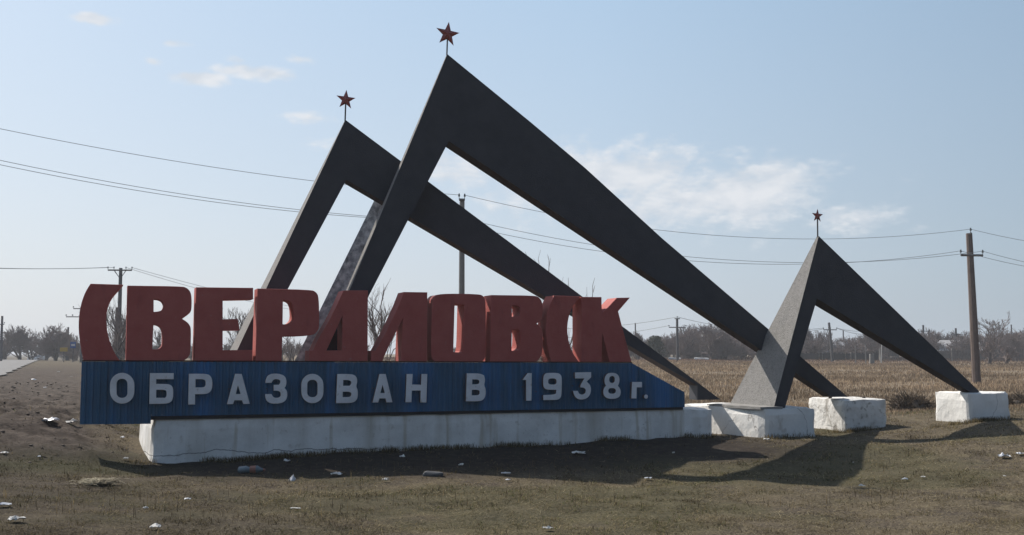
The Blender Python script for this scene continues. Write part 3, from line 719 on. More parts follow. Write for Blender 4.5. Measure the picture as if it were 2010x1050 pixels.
rB, tB = pole('utility_pole', 'grey concrete pole behind the letters under the tallest arch', pB.x, 45, pB.z - gz(pB.x, 45), .145, .11, [(pB.z - gz(pB.x, 45) - .02, .12, 14, (-1, 1)), (pB.z - gz(pB.x, 45) - 1.15, .7, 14, (-1, 1))], ('poleconc', 'polesteel'))
rC, tC = pole('utility_pole', 'tall brown wooden pole behind the rightmost footing block', pC.x + .1, 50, pC.z - gz(pC.x, 50), .20, .14, [(pC.z - gz(pC.x, 50) - .02, .03, 0, (0,)), (pC.z - gz(pC.x, 50) - 1.05, .55, 8, (-1, 1))], ('polewood', 'polesteel'), lean=(-.12, 0))
pA = hgt(-420, 168, 33)
rA, tA = pole('utility_pole', 'concrete pole outside the left edge of the view', pA.x, 33, pA.z - gz(pA.x, 33), .15, .11, [(pA.z - gz(pA.x, 33) - .02, .1, 14, (-1, 1)), (pA.z - gz(pA.x, 33) - 1.0, .3, 14, (-1, 1))], ('poleconc', 'polesteel'))
pD = hgt(2420, 640, 46)
rD, tD = pole('utility_pole', 'wooden pole outside the right edge of the view', pD.x, 46, 5.8, .2, .14, [(5.7, .03, 0, (0,)), (4.7, .55, 8, (-1, 1))], ('polewood', 'polesteel'))
wire('top wire from the left edge to the concrete pole', tA[0], tB[0], .55, .0095)
wire('lower front wire from the left edge to the concrete pole', tA[2], tB[2], .75, .0095)
wire('lower rear wire from the left edge to the concrete pole', tA[3], tB[3], .75, .0095)
wire('top wire between the concrete pole and the brown pole', tB[1], tC[0], 1.05, .0095)
wire('lower front wire between the concrete pole and the brown pole', tB[2], tC[1], 1.15, .0095)
wire('lower rear wire between the concrete pole and the brown pole', tB[3], tC[2], 1.05, .0095)
wire('top wire running off right from the brown pole', tC[0], tD[0], .5, .010)
wire('lower front wire running off right from the brown pole', tC[1], tD[1], .6, .010)
wire('lower rear wire running off right from the brown pole', tC[2], tD[2], .6, .010)
# left pole with the wide top arm, behind the first two letters
pE = hgt(237, 530, 78)
hE = pE.z - gz(pE.x, 78)
rE, tE = pole('utility_pole', 'braced pole with a wide top crossarm seen between the first two letters', pE.x, 78, hE + .15, .17, .12, [(hE - .02, .85, 5, (-1, -.5, .5, 1))], ('polesteel', 'polesteel'), brace=(1.5, hE * .5))
bm = bmesh.new(); tube(bm, [(-.42, -.12, hE - .05), (0, -.05, hE - .65), (.42, -.12, hE - .05)], .035, 4); obj_bm('strut', bm, ['polesteel'], rE)
bm = bmesh.new(); tube(bm, [(-.28, .1, -.3), (-.16, .05, hE * .62)], [.17, .14], 8); obj_bm('stub_post', bm, ['polewood'], rE)
pF = hgt(163, 597, 118); hF = pF.z - gz(pF.x, 118)
rF, tF = pole('utility_pole', 'pole hidden behind the first red letter, only its crossarm tips showing', pF.x, 118, hF, .18, .13, [(hF - .5, .95, 4, (-1, 1)), (hF - 1.4, 1.7, 4, (-1, -.6, .6, 1))], ('polesteel', 'polesteel'), ins_r=.09)
pG = hgt(4.5, 620, 128); hG = pG.z - gz(pG.x, 128)
rG, tG = pole('utility_pole', 'far pole at the left edge beside the road', pG.x, 128, hG, .19, .12, [(hG - 1.0, .35, 0, (-1, 1))], ('polesteel', 'polesteel'), ins_r=.07)
xH = hgt(134, 642, 150); 
pole('utility_pole', 'thin far pole rising from the trees left of the first letter', xH.x, 150, xH.z - gz(xH.x, 150), .17, .12, [], ('polesteel', 'polesteel'))
offL = hgt(-300, 505, 70); offR = hgt(620, 610, 120)
wire('upper wire from the left edge to the wide crossarm', offL, tE[0], .35, .014)
wire('lower wire from the left edge to the wide crossarm', offL - Vector((0, 0, .18)), tE[1], .3, .014)
wire('upper wire running right behind the second letter', tE[3], offR, .25, .015)
wire('lower wire running right behind the second letter', tE[2], offR - Vector((0, 0, .25)), .4, .015)
fl = hgt(-80, 600, 110)
farp = [(1329, 625, 120, 2, 'far pole with crossarm over the thicket right of the letters'), (1633, 633, 125, 1, 'leaning far pole seen under the smallest arch'),
        (1812, 638, 150, 1, 'far pole right of the smallest arch, left one'), (1876, 644, 150, 1, 'far pole close left of the brown pole'),
        (1655, 648, 190, 0, 'thin far pole without arms under the smallest arch'), (1985, 637, 170, 0, 'thin far pole near the right edge'), (1247, 634, 170, 0, 'thin far pole just right of the last letter'), (1430, 640, 180, 0, 'thin far pole mostly behind the tallest arch')]
ftips = []
for px, py, Y, na, lab in farp:
    p = hgt(px, py, Y); h = p.z - gz(p.x, Y)
    arms = [] if na == 0 else ([(h - 1.0, .95, 3, (-1, 1)), (h - .03, .3, 0, (0,))] if na == 2 else [(h - .85, .8, 5, (-1, 1))])
    r_, t_ = pole('utility_pole', lab, p.x, Y, h, .17 if Y < 160 else .14, .13 if Y < 160 else .1, arms, ('polesteel', 'polesteel'), lean=((-.35 if px == 1633 else 0), 0), ins_r=.09)
    ftips.append(t_)
for dz, lab in ((0, 'upper'), (1.15, 'lower')):
    e = hgt(1000, 640, 130); e.z -= dz
    wire(lab + ' far wire left of the far crossarm pole', e, ftips[0][0 if dz else 2], .7, .022)
    wire(lab + ' far wire right of the far crossarm pole', ftips[0][1 if dz else 2], ftips[1][0] - Vector((0, 0, dz * .1)), .8, .022)
    e = hgt(1740, 640, 135); e.z -= dz * .7
    wire(lab + ' far wire under the smallest arch', ftips[1][1], e, .5, .022)

# ------------------------------------------------------------------ bare trees
def branches(rs, height, levels, trunk_r, spread=.55, up=.25, nkid=(3, 5), trunk_frac=.3, curve=.16, minr=.006, stems=1, tilt=.12, shrink=.66):
    """list of (points, radii, level)"""
    out = []
    def grow(p, d, length, r, lv):
        nseg = 4 if lv < 2 else 3; pts = [p.copy()]; q = p.copy(); dd = d.copy()
        for i in range(nseg):
            dd = (dd + Vector((rs.gauss(0, curve), rs.gauss(0, curve), rs.gauss(0, curve * .5) + up * .18))).normalized()
            q = q + dd * (length / nseg); pts.append(q.copy())
        r1 = max(r * .55, minr * .6); rad = [r + (r1 - r) * i / nseg for i in range(nseg + 1)]
        out.append((pts, rad, lv))
        if lv >= levels: return
        n = rs.randint(*nkid) + (2 if lv == 0 else 0)
        for k in range(n):
            f = rs.uniform(trunk_frac if lv == 0 else .2, 1.0); 
            if k == 0: f = 1.0
            i = min(int(f * nseg), nseg - 1); a = pts[i].lerp(pts[i + 1], f * nseg - i)
            ax = Vector((rs.gauss(0, 1), rs.gauss(0, 1), rs.gauss(0, .4))); ax = (ax - dd * ax.dot(dd)).normalized()
            nd = (dd + ax * rs.uniform(.35, 1.2) * spread * 1.5 * (.5 if k == 0 else 1) + Vector((0, 0, up * .4))).normalized()
            grow(a, nd, length * shrink * rs.uniform(.7, 1.1) * (1.15 - .4 * f if lv == 0 else 1), max(r * .5 * rs.uniform(.75, 1.1) * (1.25 if k == 0 else 1), minr), lv + 1)
    for s_ in range(stems):
        d = Vector((rs.gauss(0, tilt), rs.gauss(0, tilt), 1)).normalized()
        grow(Vector((rs.gauss(0, .08) * (stems > 1), rs.gauss(0, .08) * (stems > 1), -.1)), d, height * (.42 if levels > 1 else .9), trunk_r, 0)
    return out
def br_mesh(name, brs, sides_of):
    V = []; Fc = []
    for pts, rad, lv in brs:
        n = sides_of(lv); base = len(V)
        for i, p in enumerate(pts):
            d = (pts[min(i + 1, len(pts) - 1)] - pts[max(i - 1, 0)]).normalized()
            ref = Vector((0, 0, 1)) if abs(d.z) < .9 else Vector((1, 0, 0))
            u = d.cross(ref).normalized(); w = d.cross(u)
            for k in range(n):
                a = 2 * math.pi * k / n; V.append(p + (u * math.cos(a) + w * math.sin(a)) * rad[i])
        for i in range(len(pts) - 1):
            for k in range(n):
                Fc.append((base + i * n + k, base + i * n + (k + 1) % n, base + (i + 1) * n + (k + 1) % n, base + (i + 1) * n + k))
    return np.array([tuple(v) for v in V]), np.array(Fc)
def make_tree(name, label, loc, seed, height, levels=4, r=.09, group='bare trees', trunk_lv=1, **kw):
    rs = random.Random(seed); brs = branches(rs, height, levels, r, **kw)
    top = max(p.z for pts, _, _ in brs for p in pts); k = height / top
    for pts, _, _ in brs:
        for p in pts: p *= k
    root = empty(name, loc)
    co, fc = br_mesh('trunk', [b for b in brs if b[2] < trunk_lv], lambda l: 7)
    link('trunk', np_mesh('trunk', co, fc), root, ['bark'])
    co, fc = br_mesh('crown', [b for b in brs if b[2] >= trunk_lv], lambda l: 4 if l < 2 else 3)
    link('crown', np_mesh('crown', co, fc), root, ['twig'])
    tag(root, label, 'tree', group); return root
def G(px, Y, dz=0):
    p = at(px, 694, Y); return Vector((p.x, Y, gz(p.x, Y) + dz))
def hh(px, py, Y): return at(px, py, Y).z - gz(at(px, py, Y).x, Y)
make_tree('bare_tree', 'slender bare tree behind the letters right of the tallest arch leg', G(741, 38), 5, hh(745, 545, 38), 4, .07, spread=.50, up=.5, nkid=(3, 4), trunk_frac=.15, minr=.006, stems=2, tilt=.05)
make_tree('bare_tree', 'leafless tree whose top twigs show above the last letters', G(1090, 36), 21, hh(1100, 485, 36), 4, .09, spread=.45, up=.45, nkid=(2, 3), trunk_frac=.3, minr=.007, tilt=.06)
for i, (px, py, Y, r_, lab, sp) in enumerate([
    (220, 590, 62, .07, 'young bare tree seen inside the first letter', .35), (253, 560, 70, .08, 'thin bare tree behind the second letter, its tip above it', .3), (232, 615, 75, .07, 'low bare tree beside the braced pole', .6),
    (315, 640, 70, .08, 'bare tree filling the lower hole of the second letter', .6), (455, 600, 60, .08, 'bare tree seen through the third letter', .5), (470, 625, 66, .08, 'low bare tree left of the first arch leg', .6),
    (575, 665, 90, .08, 'low bare tree under the bowl of the fourth letter', .7), (560, 650, 85, .07, 'bare tree beyond the fourth letter', .7)]):
    make_tree('bare_tree', lab, G(px, Y), 40 + i, hh(px, py, Y), 4, r_, spread=sp, up=.35, trunk_frac=.12, minr=.010, stems=2)
for i, (px, py, Y, lab) in enumerate([
    (38, 634, 150, 'broad bare tree beside the far end of the road'), (8, 662, 160, 'bare tree at the left edge beyond the road'), (62, 655, 170, 'bare tree right of the broad one beside the road'), (110, 632, 140, 'tall bare tree beyond the road signs'), (92, 655, 165, 'bare tree above the white car'),
    (133, 645, 150, 'bare tree around the thin far pole'), (150, 665, 145, 'bare tree just left of the first letter')]):
    make_tree('bare_tree', lab, G(px, Y), 70 + i, hh(px, py, Y), 5, .16, spread=.62, up=.22, nkid=(3, 5), trunk_frac=.05, minr=.026, stems=3, tilt=.26, shrink=.72)
for i, (px, py, Y, lab, sp) in enumerate([
    (1942, 610, 135, 'tall rounded bare tree right of the brown pole', .6), (1738, 640, 150, 'bare tree behind the right leg of the smallest arch', .6), (1715, 648, 150, 'bare tree left of the fence beyond the field', .6), (1830, 640, 155, 'bare tree left of the brown pole beyond the fence', .6),
    (1775, 645, 160, 'bare tree over the grey picket fence', .6), (1585, 640, 150, 'poplar like bare tree just right of the pale arch leg', .2), (1618, 640, 165, 'upright bare tree behind the grey roofed house', .2), (1603, 650, 160, 'narrow bare tree left of the grey roofed house', .2),
    (1252, 648, 140, 'sparse upright bare tree right of the last letter', .25), (1995, 652, 150, 'bare tree at the right edge', .6), (1940, 660, 110, 'low dark spreading bush in front of the fence', .8), (1975, 668, 112, 'second low bush in front of the fence', .8)]):
    make_tree('bare_tree', lab, G(px, Y), 100 + i, hh(px, py, Y), 5 if Y > 120 else 4, .15, spread=sp, up=.3 if sp > .3 else .7, nkid=(3, 4), trunk_frac=.15, minr=.02, stems=2 if i < 8 else 3, tilt=.12, shrink=.68)
# the far thicket, one mass of twigs
def thicket(name, spots, seed, label, m_='twigbelt'):
    rs = random.Random(seed); var = []
    for k in range(7):
        b = branches(rs, 4.5, 4, .08, spread=.7, up=.25, nkid=(3, 5), trunk_frac=.05, minr=.026, stems=3, tilt=.3, shrink=.72)
        top = max(p.z for pts, _, _ in b for p in pts)
        co, fc = br_mesh('x', b, lambda l: 3); co = co / top; var.append((co, fc))
    VV = []; FF = []; n = 0
    for (x, y, h) in spots:
        co, fc = var[rs.randrange(7)]; a = rs.uniform(0, 6.28); ca, sa = math.cos(a), math.sin(a); w = rs.uniform(.8, 1.2)
        c = np.empty_like(co); c[:, 0] = (co[:, 0] * ca - co[:, 1] * sa) * h * w + x; c[:, 1] = (co[:, 0] * sa + co[:, 1] * ca) * h * w + y; c[:, 2] = co[:, 2] * h + gz(x, y) - .1
        VV.append(c); FF.append(fc + n); n += len(co)
    o = link(name, np_mesh(name, np.concatenate(VV), np.concatenate(FF)), None, [m_])
    return tag(o, label, 'thicket', kind='stuff')
spots = []
rs = random.Random(3)
top_y = [(1215, 668), (1260, 660), (1290, 668), (1330, 655), (1365, 648), (1400, 646), (1440, 652), (1480, 655), (1530, 660), (1580, 662), (1640, 668), (1700, 655), (1760, 655), (1840, 655), (1900, 658), (1960, 652), (2030, 655), (2200, 655), (2500, 655)]
for i in range(340):
    px = rs.uniform(1190, 2500) if i < 310 else rs.uniform(560, 1190); Y = rs.uniform(140, 200)
    py = np.interp(px, [a for a, _ in top_y], [b for _, b in top_y]) if px > 1190 else 678
    h = hh(px, py, Y) * rs.uniform(.8, 1.3); p = at(px, 694, Y); spots.append((p.x, Y, h))
thicket('thicket', spots, 5, 'grey brown leafless thicket along the far edge of the field')
spots = []
for i in range(80):
    px = rs.uniform(-350, 620); Y = rs.uniform(165, 200) if px < 130 else rs.uniform(95, 170)
    py = rs.uniform(668, 684); h = max(1.2, hh(px, py, Y)); p = at(px, 694, Y); 
    if abs(road_t(p.x, Y)[1] + 4.5) < 7: continue
    spots.append((p.x, Y, h))
thicket('thicket', spots, 6, 'dark leafless thicket beyond the road at the left')
# leafy evergreen among the thicket
root = empty('evergreen_tree', G(1287, 138)); rs = random.Random(9); he = hh(1287, 660, 138)
bm = bmesh.new(); tube(bm, [(0, 0, -.2), (.05, 0, he * .8)], [.12, .04], 7); obj_bm('trunk', bm, ['bark'], root)
bm = bmesh.new()
for k in range(2600):
    a = rs.uniform(0, 6.28); z = he * rs.uniform(.12, 1); rad = (1.7 - 1.1 * (z / he)) * math.sqrt(rs.random()) * (1 + .3 * math.sin(a * 3 + z * 2))
    c = Vector((rad * math.cos(a), rad * math.sin(a), z)); v = [bm.verts.new(c + Vector((rs.gauss(0, .09), rs.gauss(0, .09), rs.gauss(0, .09)))) for _ in range(3)]; bm.faces.new(v)
obj_bm('crown', bm, ['evergreen'], root); tag(root, 'dull green evergreen tree left of the thicket', 'tree')

# ------------------------------------------------------------------ far houses, fence, posts
def house(label, px, Y, w, d, wall_h, roof_h, rot, roofm, chim=True, name='house'):
    g = G(px, Y); root = empty(name, g, R(rot))
    bm = bmesh.new(); box(bm, -w / 2, w / 2, -d / 2, d / 2, -.5, wall_h); obj_bm('wall', bm, ['wallhouse'], root)
    bm = bmesh.new(); e = .35
    v = [bm.verts.new(p) for p in ((-w / 2 - e, -d / 2 - e, wall_h - .05), (w / 2 + e, -d / 2 - e, wall_h - .05), (w / 2 + e, d / 2 + e, wall_h - .05), (-w / 2 - e, d / 2 + e, wall_h - .05), (-w / 2 - e, 0, wall_h + roof_h), (w / 2 + e, 0, wall_h + roof_h))]
    for f in ((0, 1, 5, 4), (2, 3, 4, 5), (3, 0, 4), (1, 2, 5), (0, 3, 2, 1)): bm.faces.new([v[i] for i in f])
    rf = obj_bm('roof', bm, [roofm], root)
    if chim:
        bm = bmesh.new(); box(bm, -.3, .2, .2, .7, wall_h + roof_h * .4, wall_h + roof_h + .7); obj_bm('chimney', bm, ['paper'], rf)
    for k in range(3):
        x = -w / 2 + w * (k + .5) / 3
        bm = bmesh.new(); box(bm, x - .45, x + .45, -d / 2 - .03, -d / 2 + .05, .8, 1.9); wd = obj_bm('window', bm, ['winframe'], root)
        bm = bmesh.new(); box(bm, x - .36, x + .36, -d / 2 - .05, -d / 2 - .035, .88, 1.82); obj_bm('pane', bm, ['glass'], wd)
    tag(root, label, 'house'); return root
house('grey roofed house with a white chimney seen under the smallest arch', 1622, 165, 7, 6, 1.0, 1.5, 24, 'roofgrey')
house('pale roofed house left of the brown pole beyond the fence', 1878, 155, 7, 6, 1.2, 1.5, -30, 'roofgrey', False)
house('long house with a brown red roof near the right edge', 1985, 160, 12, 6, 1.1, 1.0, 6, 'roofred', False)
house('dark roofed shed in front of the thicket', 1388, 150, 3.6, 4, 1.6, 1.5, 40, 'fencedark', True, 'shed')
def fence(label, p0, p1, h, pitch, m_, name='picket_fence', pw=.09):
    a = G(*p0); b = G(*p1); root = empty(name, a); d = Vector((b.x - a.x, b.y - a.y, 0)); ln = d.length; d.normalize(); rs = random.Random(int(p0[0]))
    bm = bmesh.new(); x = 0; secs = 0
    def at_(x_): p = a + d * x_; return Vector((p.x - a.x, p.y - a.y, gz(p.x, p.y) - a.z))
    while x < ln:
        p = at_(x); hh_ = h * rs.uniform(.85, 1.08); 
        if rs.random() > .07: box(bm, p.x - pw / 2, p.x + pw / 2, p.y - .012, p.y + .012, p.z - .05, p.z + hh_)
        x += pitch
    o = obj_bm('pickets', bm, [m_], root); o['kind'] = 'stuff'
    x = 0
    for zr in (.3, .8):
        bm = bmesh.new(); tube(bm, [at_(ln * k / 8) + Vector((0, .05, h * zr)) for k in range(9)], .04, 4); obj_bm('rail', bm, [m_], root)
    while x < ln:
        p = at_(x); bm = bmesh.new(); box(bm, p.x - .08, p.x + .08, p.y + .04, p.y + .2, p.z - .2, p.z + h * 1.05); obj_bm('fence_post', bm, ['poleconc'], root); x += 4.0
    tag(root, label, 'fence'); return root
fence('long grey picket fence beyond the field at the right', (1728, 128), (2180, 118), 1.45, .17, 'fencewood')
fence('low dark board fence beyond the field under the smallest arch', (1560, 142), (1725, 134), .95, .14, 'fencedark', 'board_fence', .13)
fence('weathered low fence in front of the thicket', (1322, 146), (1420, 143), 1.1, .2, 'fencewood', 'picket_fence')
g = G(1711, 112); bm = bmesh.new(); box(bm, -.24, .24, -.15, .15, -.2, 1.05)
for v in bm.verts:
    if v.co.z > 1: v.co.x *= .8
v0 = obj_bm('gate_post', bm, ['poleconc']); v0.location = g; tag(v0, 'squat pale concrete post standing in the field under the smallest arch', 'post')
for px, py, Y, lab in ((1699, 676, 112, 'thin pale stake left of the squat concrete post'), (1679, 678, 115, 'thin pale stake farther left of the squat concrete post'), (1729, 674, 118, 'white leaning stake right of the squat concrete post')):
    g = G(px, Y); h = hh(px, py, Y); bm = bmesh.new(); tube(bm, [(0, 0, -.2), (.12 if px == 1729 else .02, 0, h)], [.055, .045], 6)
    o = obj_bm('stake', bm, ['paper' if px == 1729 else 'poleconc']); o.location = g; tag(o, lab, 'stake')
for px, Y, w, lab in ((1324, 140, 1.6, 'pale sheet lying in front of the thicket'), (1377, 138, 1.9, 'flat pale rubble strip before the thicket')):
    g = G(px, Y); bm = rough_hexa([Vector(p) for p in ((-w / 2, -.3, 0), (w / 2, -.3, 0), (w / 2, .3, 0), (-w / 2, .3, 0), (-w / 2, -.2, .3), (w / 2, -.2, .22), (w / 2, .25, .3), (-w / 2, .3, .36))], (6, 3, 2), .05, 3)
    o = obj_bm('tarpaulin', bm, ['tarp']); o.location = g; tag(o, lab, 'sheet')
# road signs
def road_sign(name, label, px, py, Y, w, h, m_, ztop_):
    g = G(px, Y); root = empty(name, g); z = hh(px, py, Y)
    bm = bmesh.new(); tube(bm, [(0, .05, -.2), (0, .05, z)], .04, 6); obj_bm('post', bm, ['polesteel'], root)
    bm = bmesh.new(); box(bm, -w / 2, w / 2, -.03, .0, z - h / 2, z + h / 2); bmesh.ops.bevel(bm, geom=list(bm.edges), offset=.008, segments=1, affect='EDGES'); obj_bm('panel', bm, [m_], root)
    tag(root, label, 'road sign'); return root
road_sign('road_sign', 'yellow road sign beyond the verge left of the letters', 125, 686, 120, .85, .45, 'yellow', 0)
rs_ = road_sign('road_sign', 'blue road sign with a white panel left of the first letter', 143, 677, 118, .62, .7, 'bluesign', 0)
z = hh(143, 677, 118); bm = bmesh.new(); box(bm, -.2, .2, -.045, -.034, z - .12, z + .1); obj_bm('symbol_panel', bm, ['tarp'], rs_)

# far white car on the road
cp = at(73, 700, 186); car = empty('parked_car', (cp.x, 186, gz(cp.x, 186)), R(-3)); car['label'] = 'small white car on the far end of the road'; car['category'] = 'car'
car.name = 'car'
bm = bmesh.new()
prof = [(-.82, .28), (.82, .28), (.86, .55), (.84, .92), (.68, .98), (.58, 1.42), (-.58, 1.42), (-.68, .98), (-.84, .92), (-.86, .55)]
rows = []
for (yy, kx, kz) in ((-2.0, .86, .62), (-1.9, .96, .70), (-.9, 1, .76), (-.35, 1, 1), (1.2, 1, 1), (1.9, .95, .98), (2.0, .9, .9)):
    rows.append([bm.verts.new((x * kx, yy, .28 + (z_ - .28) * (kz if z_ > .6 else 1))) for x, z_ in prof])
for a_, b_ in zip(rows, rows[1:]):
    for k in range(10): bm.faces.new((a_[k], a_[(k + 1) % 10], b_[(k + 1) % 10], b_[k]))
bm.faces.new(rows[0]); bm.faces.new(rows[-1][::-1])
obj_bm('body', bm, ['carwhite'], car)
bm = bmesh.new(); v = [bm.verts.new(p) for p in ((-.6, -.93, 1.0), (.6, -.93, 1.0), (.52, -.42, 1.36), (-.52, -.42, 1.36))]; bm.faces.new(v)
e = bmesh.ops.extrude_face_region(bm, geom=list(bm.faces))
for g_ in e['geom']:
    if isinstance(g_, bmesh.types.BMVert): g_.co.y += .03; g_.co.z -= .02
obj_bm('windscreen', bm, ['glass'], car)
for sx_ in (-1, 1):
    bm = bmesh.new(); box(bm, sx_ * .74 - .01, sx_ * .74 + .02, -.2, 1.5, 1.02, 1.32); obj_bm('side_window', bm, ['glass'], car)
    bm = bmesh.new(); box(bm, sx_ * .6 - .14, sx_ * .6 + .14, -2.04, -1.98, .55, .68); obj_bm('headlight', bm, ['plastic'], car)
    for yy in (-1.25, 1.3):
        bm = bmesh.new(); tube(bm, [(sx_ * .68, yy, .31), (sx_ * .86, yy, .31)], .31, 14); wh = obj_bm('wheel', bm, ['rubber'], car)
        bm = bmesh.new(); tube(bm, [(sx_ * .87, yy, .31), (sx_ * .88, yy, .31)], .18, 10); obj_bm('rim', bm, ['tarp'], wh)

# ------------------------------------------------------------------ brush heaps beyond the lawn edge
def heap(name, label, px, Y, w, h, seed, n=900, m2='weeddark'):
    g = G(px, Y); root = empty(name, g); rs = random.Random(seed)
    bm = bmesh.new(); bmesh.ops.create_icosphere(bm, subdivisions=3, radius=1)
    for v in bm.verts:
        v.co.x *= w * .5; v.co.y *= w * .4; v.co.z *= h * .75; v.co += noise.noise_vector(v.co * 3.1 + Vector((seed, 0, 0))) * .14
    obj_bm('soil_core', bm, ['soil'], root)
    brs = []
    for k in range(n):
        a = rs.uniform(0, 6.28); t_ = rs.random() ** .5; p = Vector((math.cos(a) * t_ * w * .55, math.sin(a) * t_ * w * .4, h * .8 * math.sqrt(max(0, 1 - t_ * t_)) - .05))
        d = Vector((math.cos(a) * t_ * .8 + rs.gauss(0, .5), math.sin(a) * t_ * .8 + rs.gauss(0, .5), rs.uniform(.1, .9))).normalized() * rs.uniform(.12, .32)
        brs.append(([p, p + d * .5 + Vector((0, 0, .02)), p + d], [.010, .008, .004], 0))
    co, fc = br_mesh('x', brs, lambda l: 3); o = link('dry_stems', np_mesh('dry_stems', co, fc), root, [m2]); o['kind'] = 'stuff'
    tag(root, label, 'brush heap', 'heaps of soil and dry weeds'); return root
heap('brush_heap', 'round heap of soil and dry weeds between the two right footing blocks', 1785, 25.5, .80, .46, 1, 500)
heap('brush_heap', 'low heap of dark weeds at the right edge behind the last block', 2003, 26, .7, .28, 2, 400)
heap('brush_heap', 'small weed heap left of the rightmost footing block', 1822, 26.5, .5, .2, 3, 200)

# ------------------------------------------------------------------ grass
def blades(name, x, y, h, w, lean, col, label, tip=None):
    n = len(x); z = ground(x, y) - .006; a = rng.uniform(0, 2 * np.pi, n); la = a + np.pi / 2 + rng.normal(0, .35, n)
    dx, dy = np.cos(a) * w / 2, np.sin(a) * w / 2; lx, ly = np.cos(la) * lean * h, np.sin(la) * lean * h; hz = h * np.sqrt(np.maximum(.06, 1 - np.minimum(lean, 1.0) ** 2 * .9))
    v0 = np.stack([x - dx, y - dy, z], 1); v1 = np.stack([x + dx, y + dy, z], 1)
    v2 = np.stack([x + dx * .7 + lx * .4, y + dy * .7 + ly * .4, z + hz * .62], 1); v3 = np.stack([x - dx * .7 + lx * .4, y - dy * .7 + ly * .4, z + hz * .62], 1)
    v4 = np.stack([x + lx, y + ly, z + hz], 1)
    co = np.stack([v0, v1, v2, v3, v4], 1).reshape(-1, 3); i0 = np.arange(n) * 5
    tri = np.concatenate([np.stack([i0, i0 + 1, i0 + 2], 1), np.stack([i0, i0 + 2, i0 + 3], 1), np.stack([i0 + 3, i0 + 2, i0 + 4], 1)])
    me = np_mesh(name, co, tri, {'tint': np.repeat(col * (np.array([.80, .74, .72]) if name == 'dry_weeds' else np.array([1.04, 1.01, .86])), 5, 0)}, smooth=False)
    return tag(link(name, me, None, [BLADE]), label, 'grass', kind='stuff')
BLADE = bpy.data.materials.new('grass blade'); BLADE.use_nodes = True; t2 = BLADE.node_tree; b2 = t2.nodes['Principled BSDF']
b2.inputs['Roughness'].default_value = .9; b2.inputs['Specular IOR Level'].default_value = .08
a2 = t2.nodes.new('ShaderNodeAttribute'); a2.attribute_name = 'tint'; t2.links.new(a2.outputs['Color'], b2.inputs['Base Color'])
trn = t2.nodes.new('ShaderNodeBsdfTranslucent'); t2.links.new(a2.outputs['Color'], trn.inputs['Color'])
ms = t2.nodes.new('ShaderNodeMixShader'); ms.inputs[0].default_value = .45; t2.links.new(b2.outputs[0], ms.inputs[1]); t2.links.new(trn.outputs[0], ms.inputs[2]); t2.links.new(ms.outputs[0], t2.nodes['Material Output'].inputs[0])
def tints(n, x, y, base):
    base = np.array(base); k = rng.integers(0, len(base), n); c = base[k] * rng.uniform(.75, 1.3, (n, 1))
    return c
def blocked(x, y):
    s, q = sq_of(x, y)
    b_ = (s > -.3) & (s < s1) & (q > QF - .01) & (q < QF + DEP)
    b_ |= (s > bA[0] - .3) & (s < bA[1]) & (q > -.41) & (q < 1.95)
    b_ |= (s > bB[0]) & (s < bB[1]) & (q > .34) & (q < 1.5)
    b_ |= (s > bC[0]) & (s < bC[1]) & (q > -.41) & (q < .85)
    return b_
n = 330000
y = 8.6 + (24 - 8.6) * rng.random(n) ** 1.25; x = (rng.random(n) - .5) * 2 * (y * .5 + .4)
m = mud_mask(x, y); clump = vnoise(x, y, 3.0, 21) + .6 * vnoise(x, y, 9, 22)
keep = (rng.random(n) > m * .9) & (rng.random(n) > sign_shade_mask(x, y) * .72) & ~blocked(x, y) & (rng.random(n) < .55 + clump * .9)
x, y, clump = x[keep], y[keep], clump[keep]; n = len(x)
gmk = green_mask(x, y)
pal = tints(n, x, y, [(.150, .126, .084), (.105, .086, .062), (.235, .200, .140), (.060, .048, .037), (.125, .108, .066), (.080, .063, .050), (.19, .158, .10)])
palg = tints(n, x, y, [(.075, .088, .032), (.055, .066, .026), (.105, .108, .05), (.13, .12, .07)])
isg = (rng.random(n) < gmk * .6 + .02)[:, None]; col = np.where(isg, palg, pal)
patch = 1 + .7 * vnoise(x, y, .8, 33)[:, None] + .6 * vnoise(x, y, 2.6, 34)[:, None] + .5 * vnoise(x, y, 6.5, 35)[:, None]; col = col * np.clip(patch, .5, 1.6)
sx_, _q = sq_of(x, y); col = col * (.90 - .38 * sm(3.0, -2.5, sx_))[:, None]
h = rng.uniform(.018, .060, n) * (1 + clump * 1.1); wd = rng.uniform(.005, .012, n) * (y / 14)
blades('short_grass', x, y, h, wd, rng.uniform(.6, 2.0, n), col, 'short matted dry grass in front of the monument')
n = 110000; y = 8.6 + 12.5 * rng.random(n) ** 1.2; x = (rng.random(n) - .5) * 2 * (y * .5 + .3); cl = vnoise(x, y, 1.8, 71) + .7 * vnoise(x, y, 6, 72)
k_ = (rng.random(n) < .35 + cl * 1.3) & (mud_mask(x, y) < .3) & (rng.random(n) > sign_shade_mask(x, y) * .9) & ~blocked(x, y); x, y = x[k_], y[k_]; n = len(x); sx_, _q = sq_of(x, y)
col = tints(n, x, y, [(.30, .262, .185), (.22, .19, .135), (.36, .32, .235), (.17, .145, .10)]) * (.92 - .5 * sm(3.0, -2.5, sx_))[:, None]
blades('matted_straw', x, y, rng.uniform(.03, .09, n), rng.uniform(.004, .009, n) * y / 13, rng.uniform(1.2, 2.4, n), col, 'pale strands of last year straw matted in the lawn')
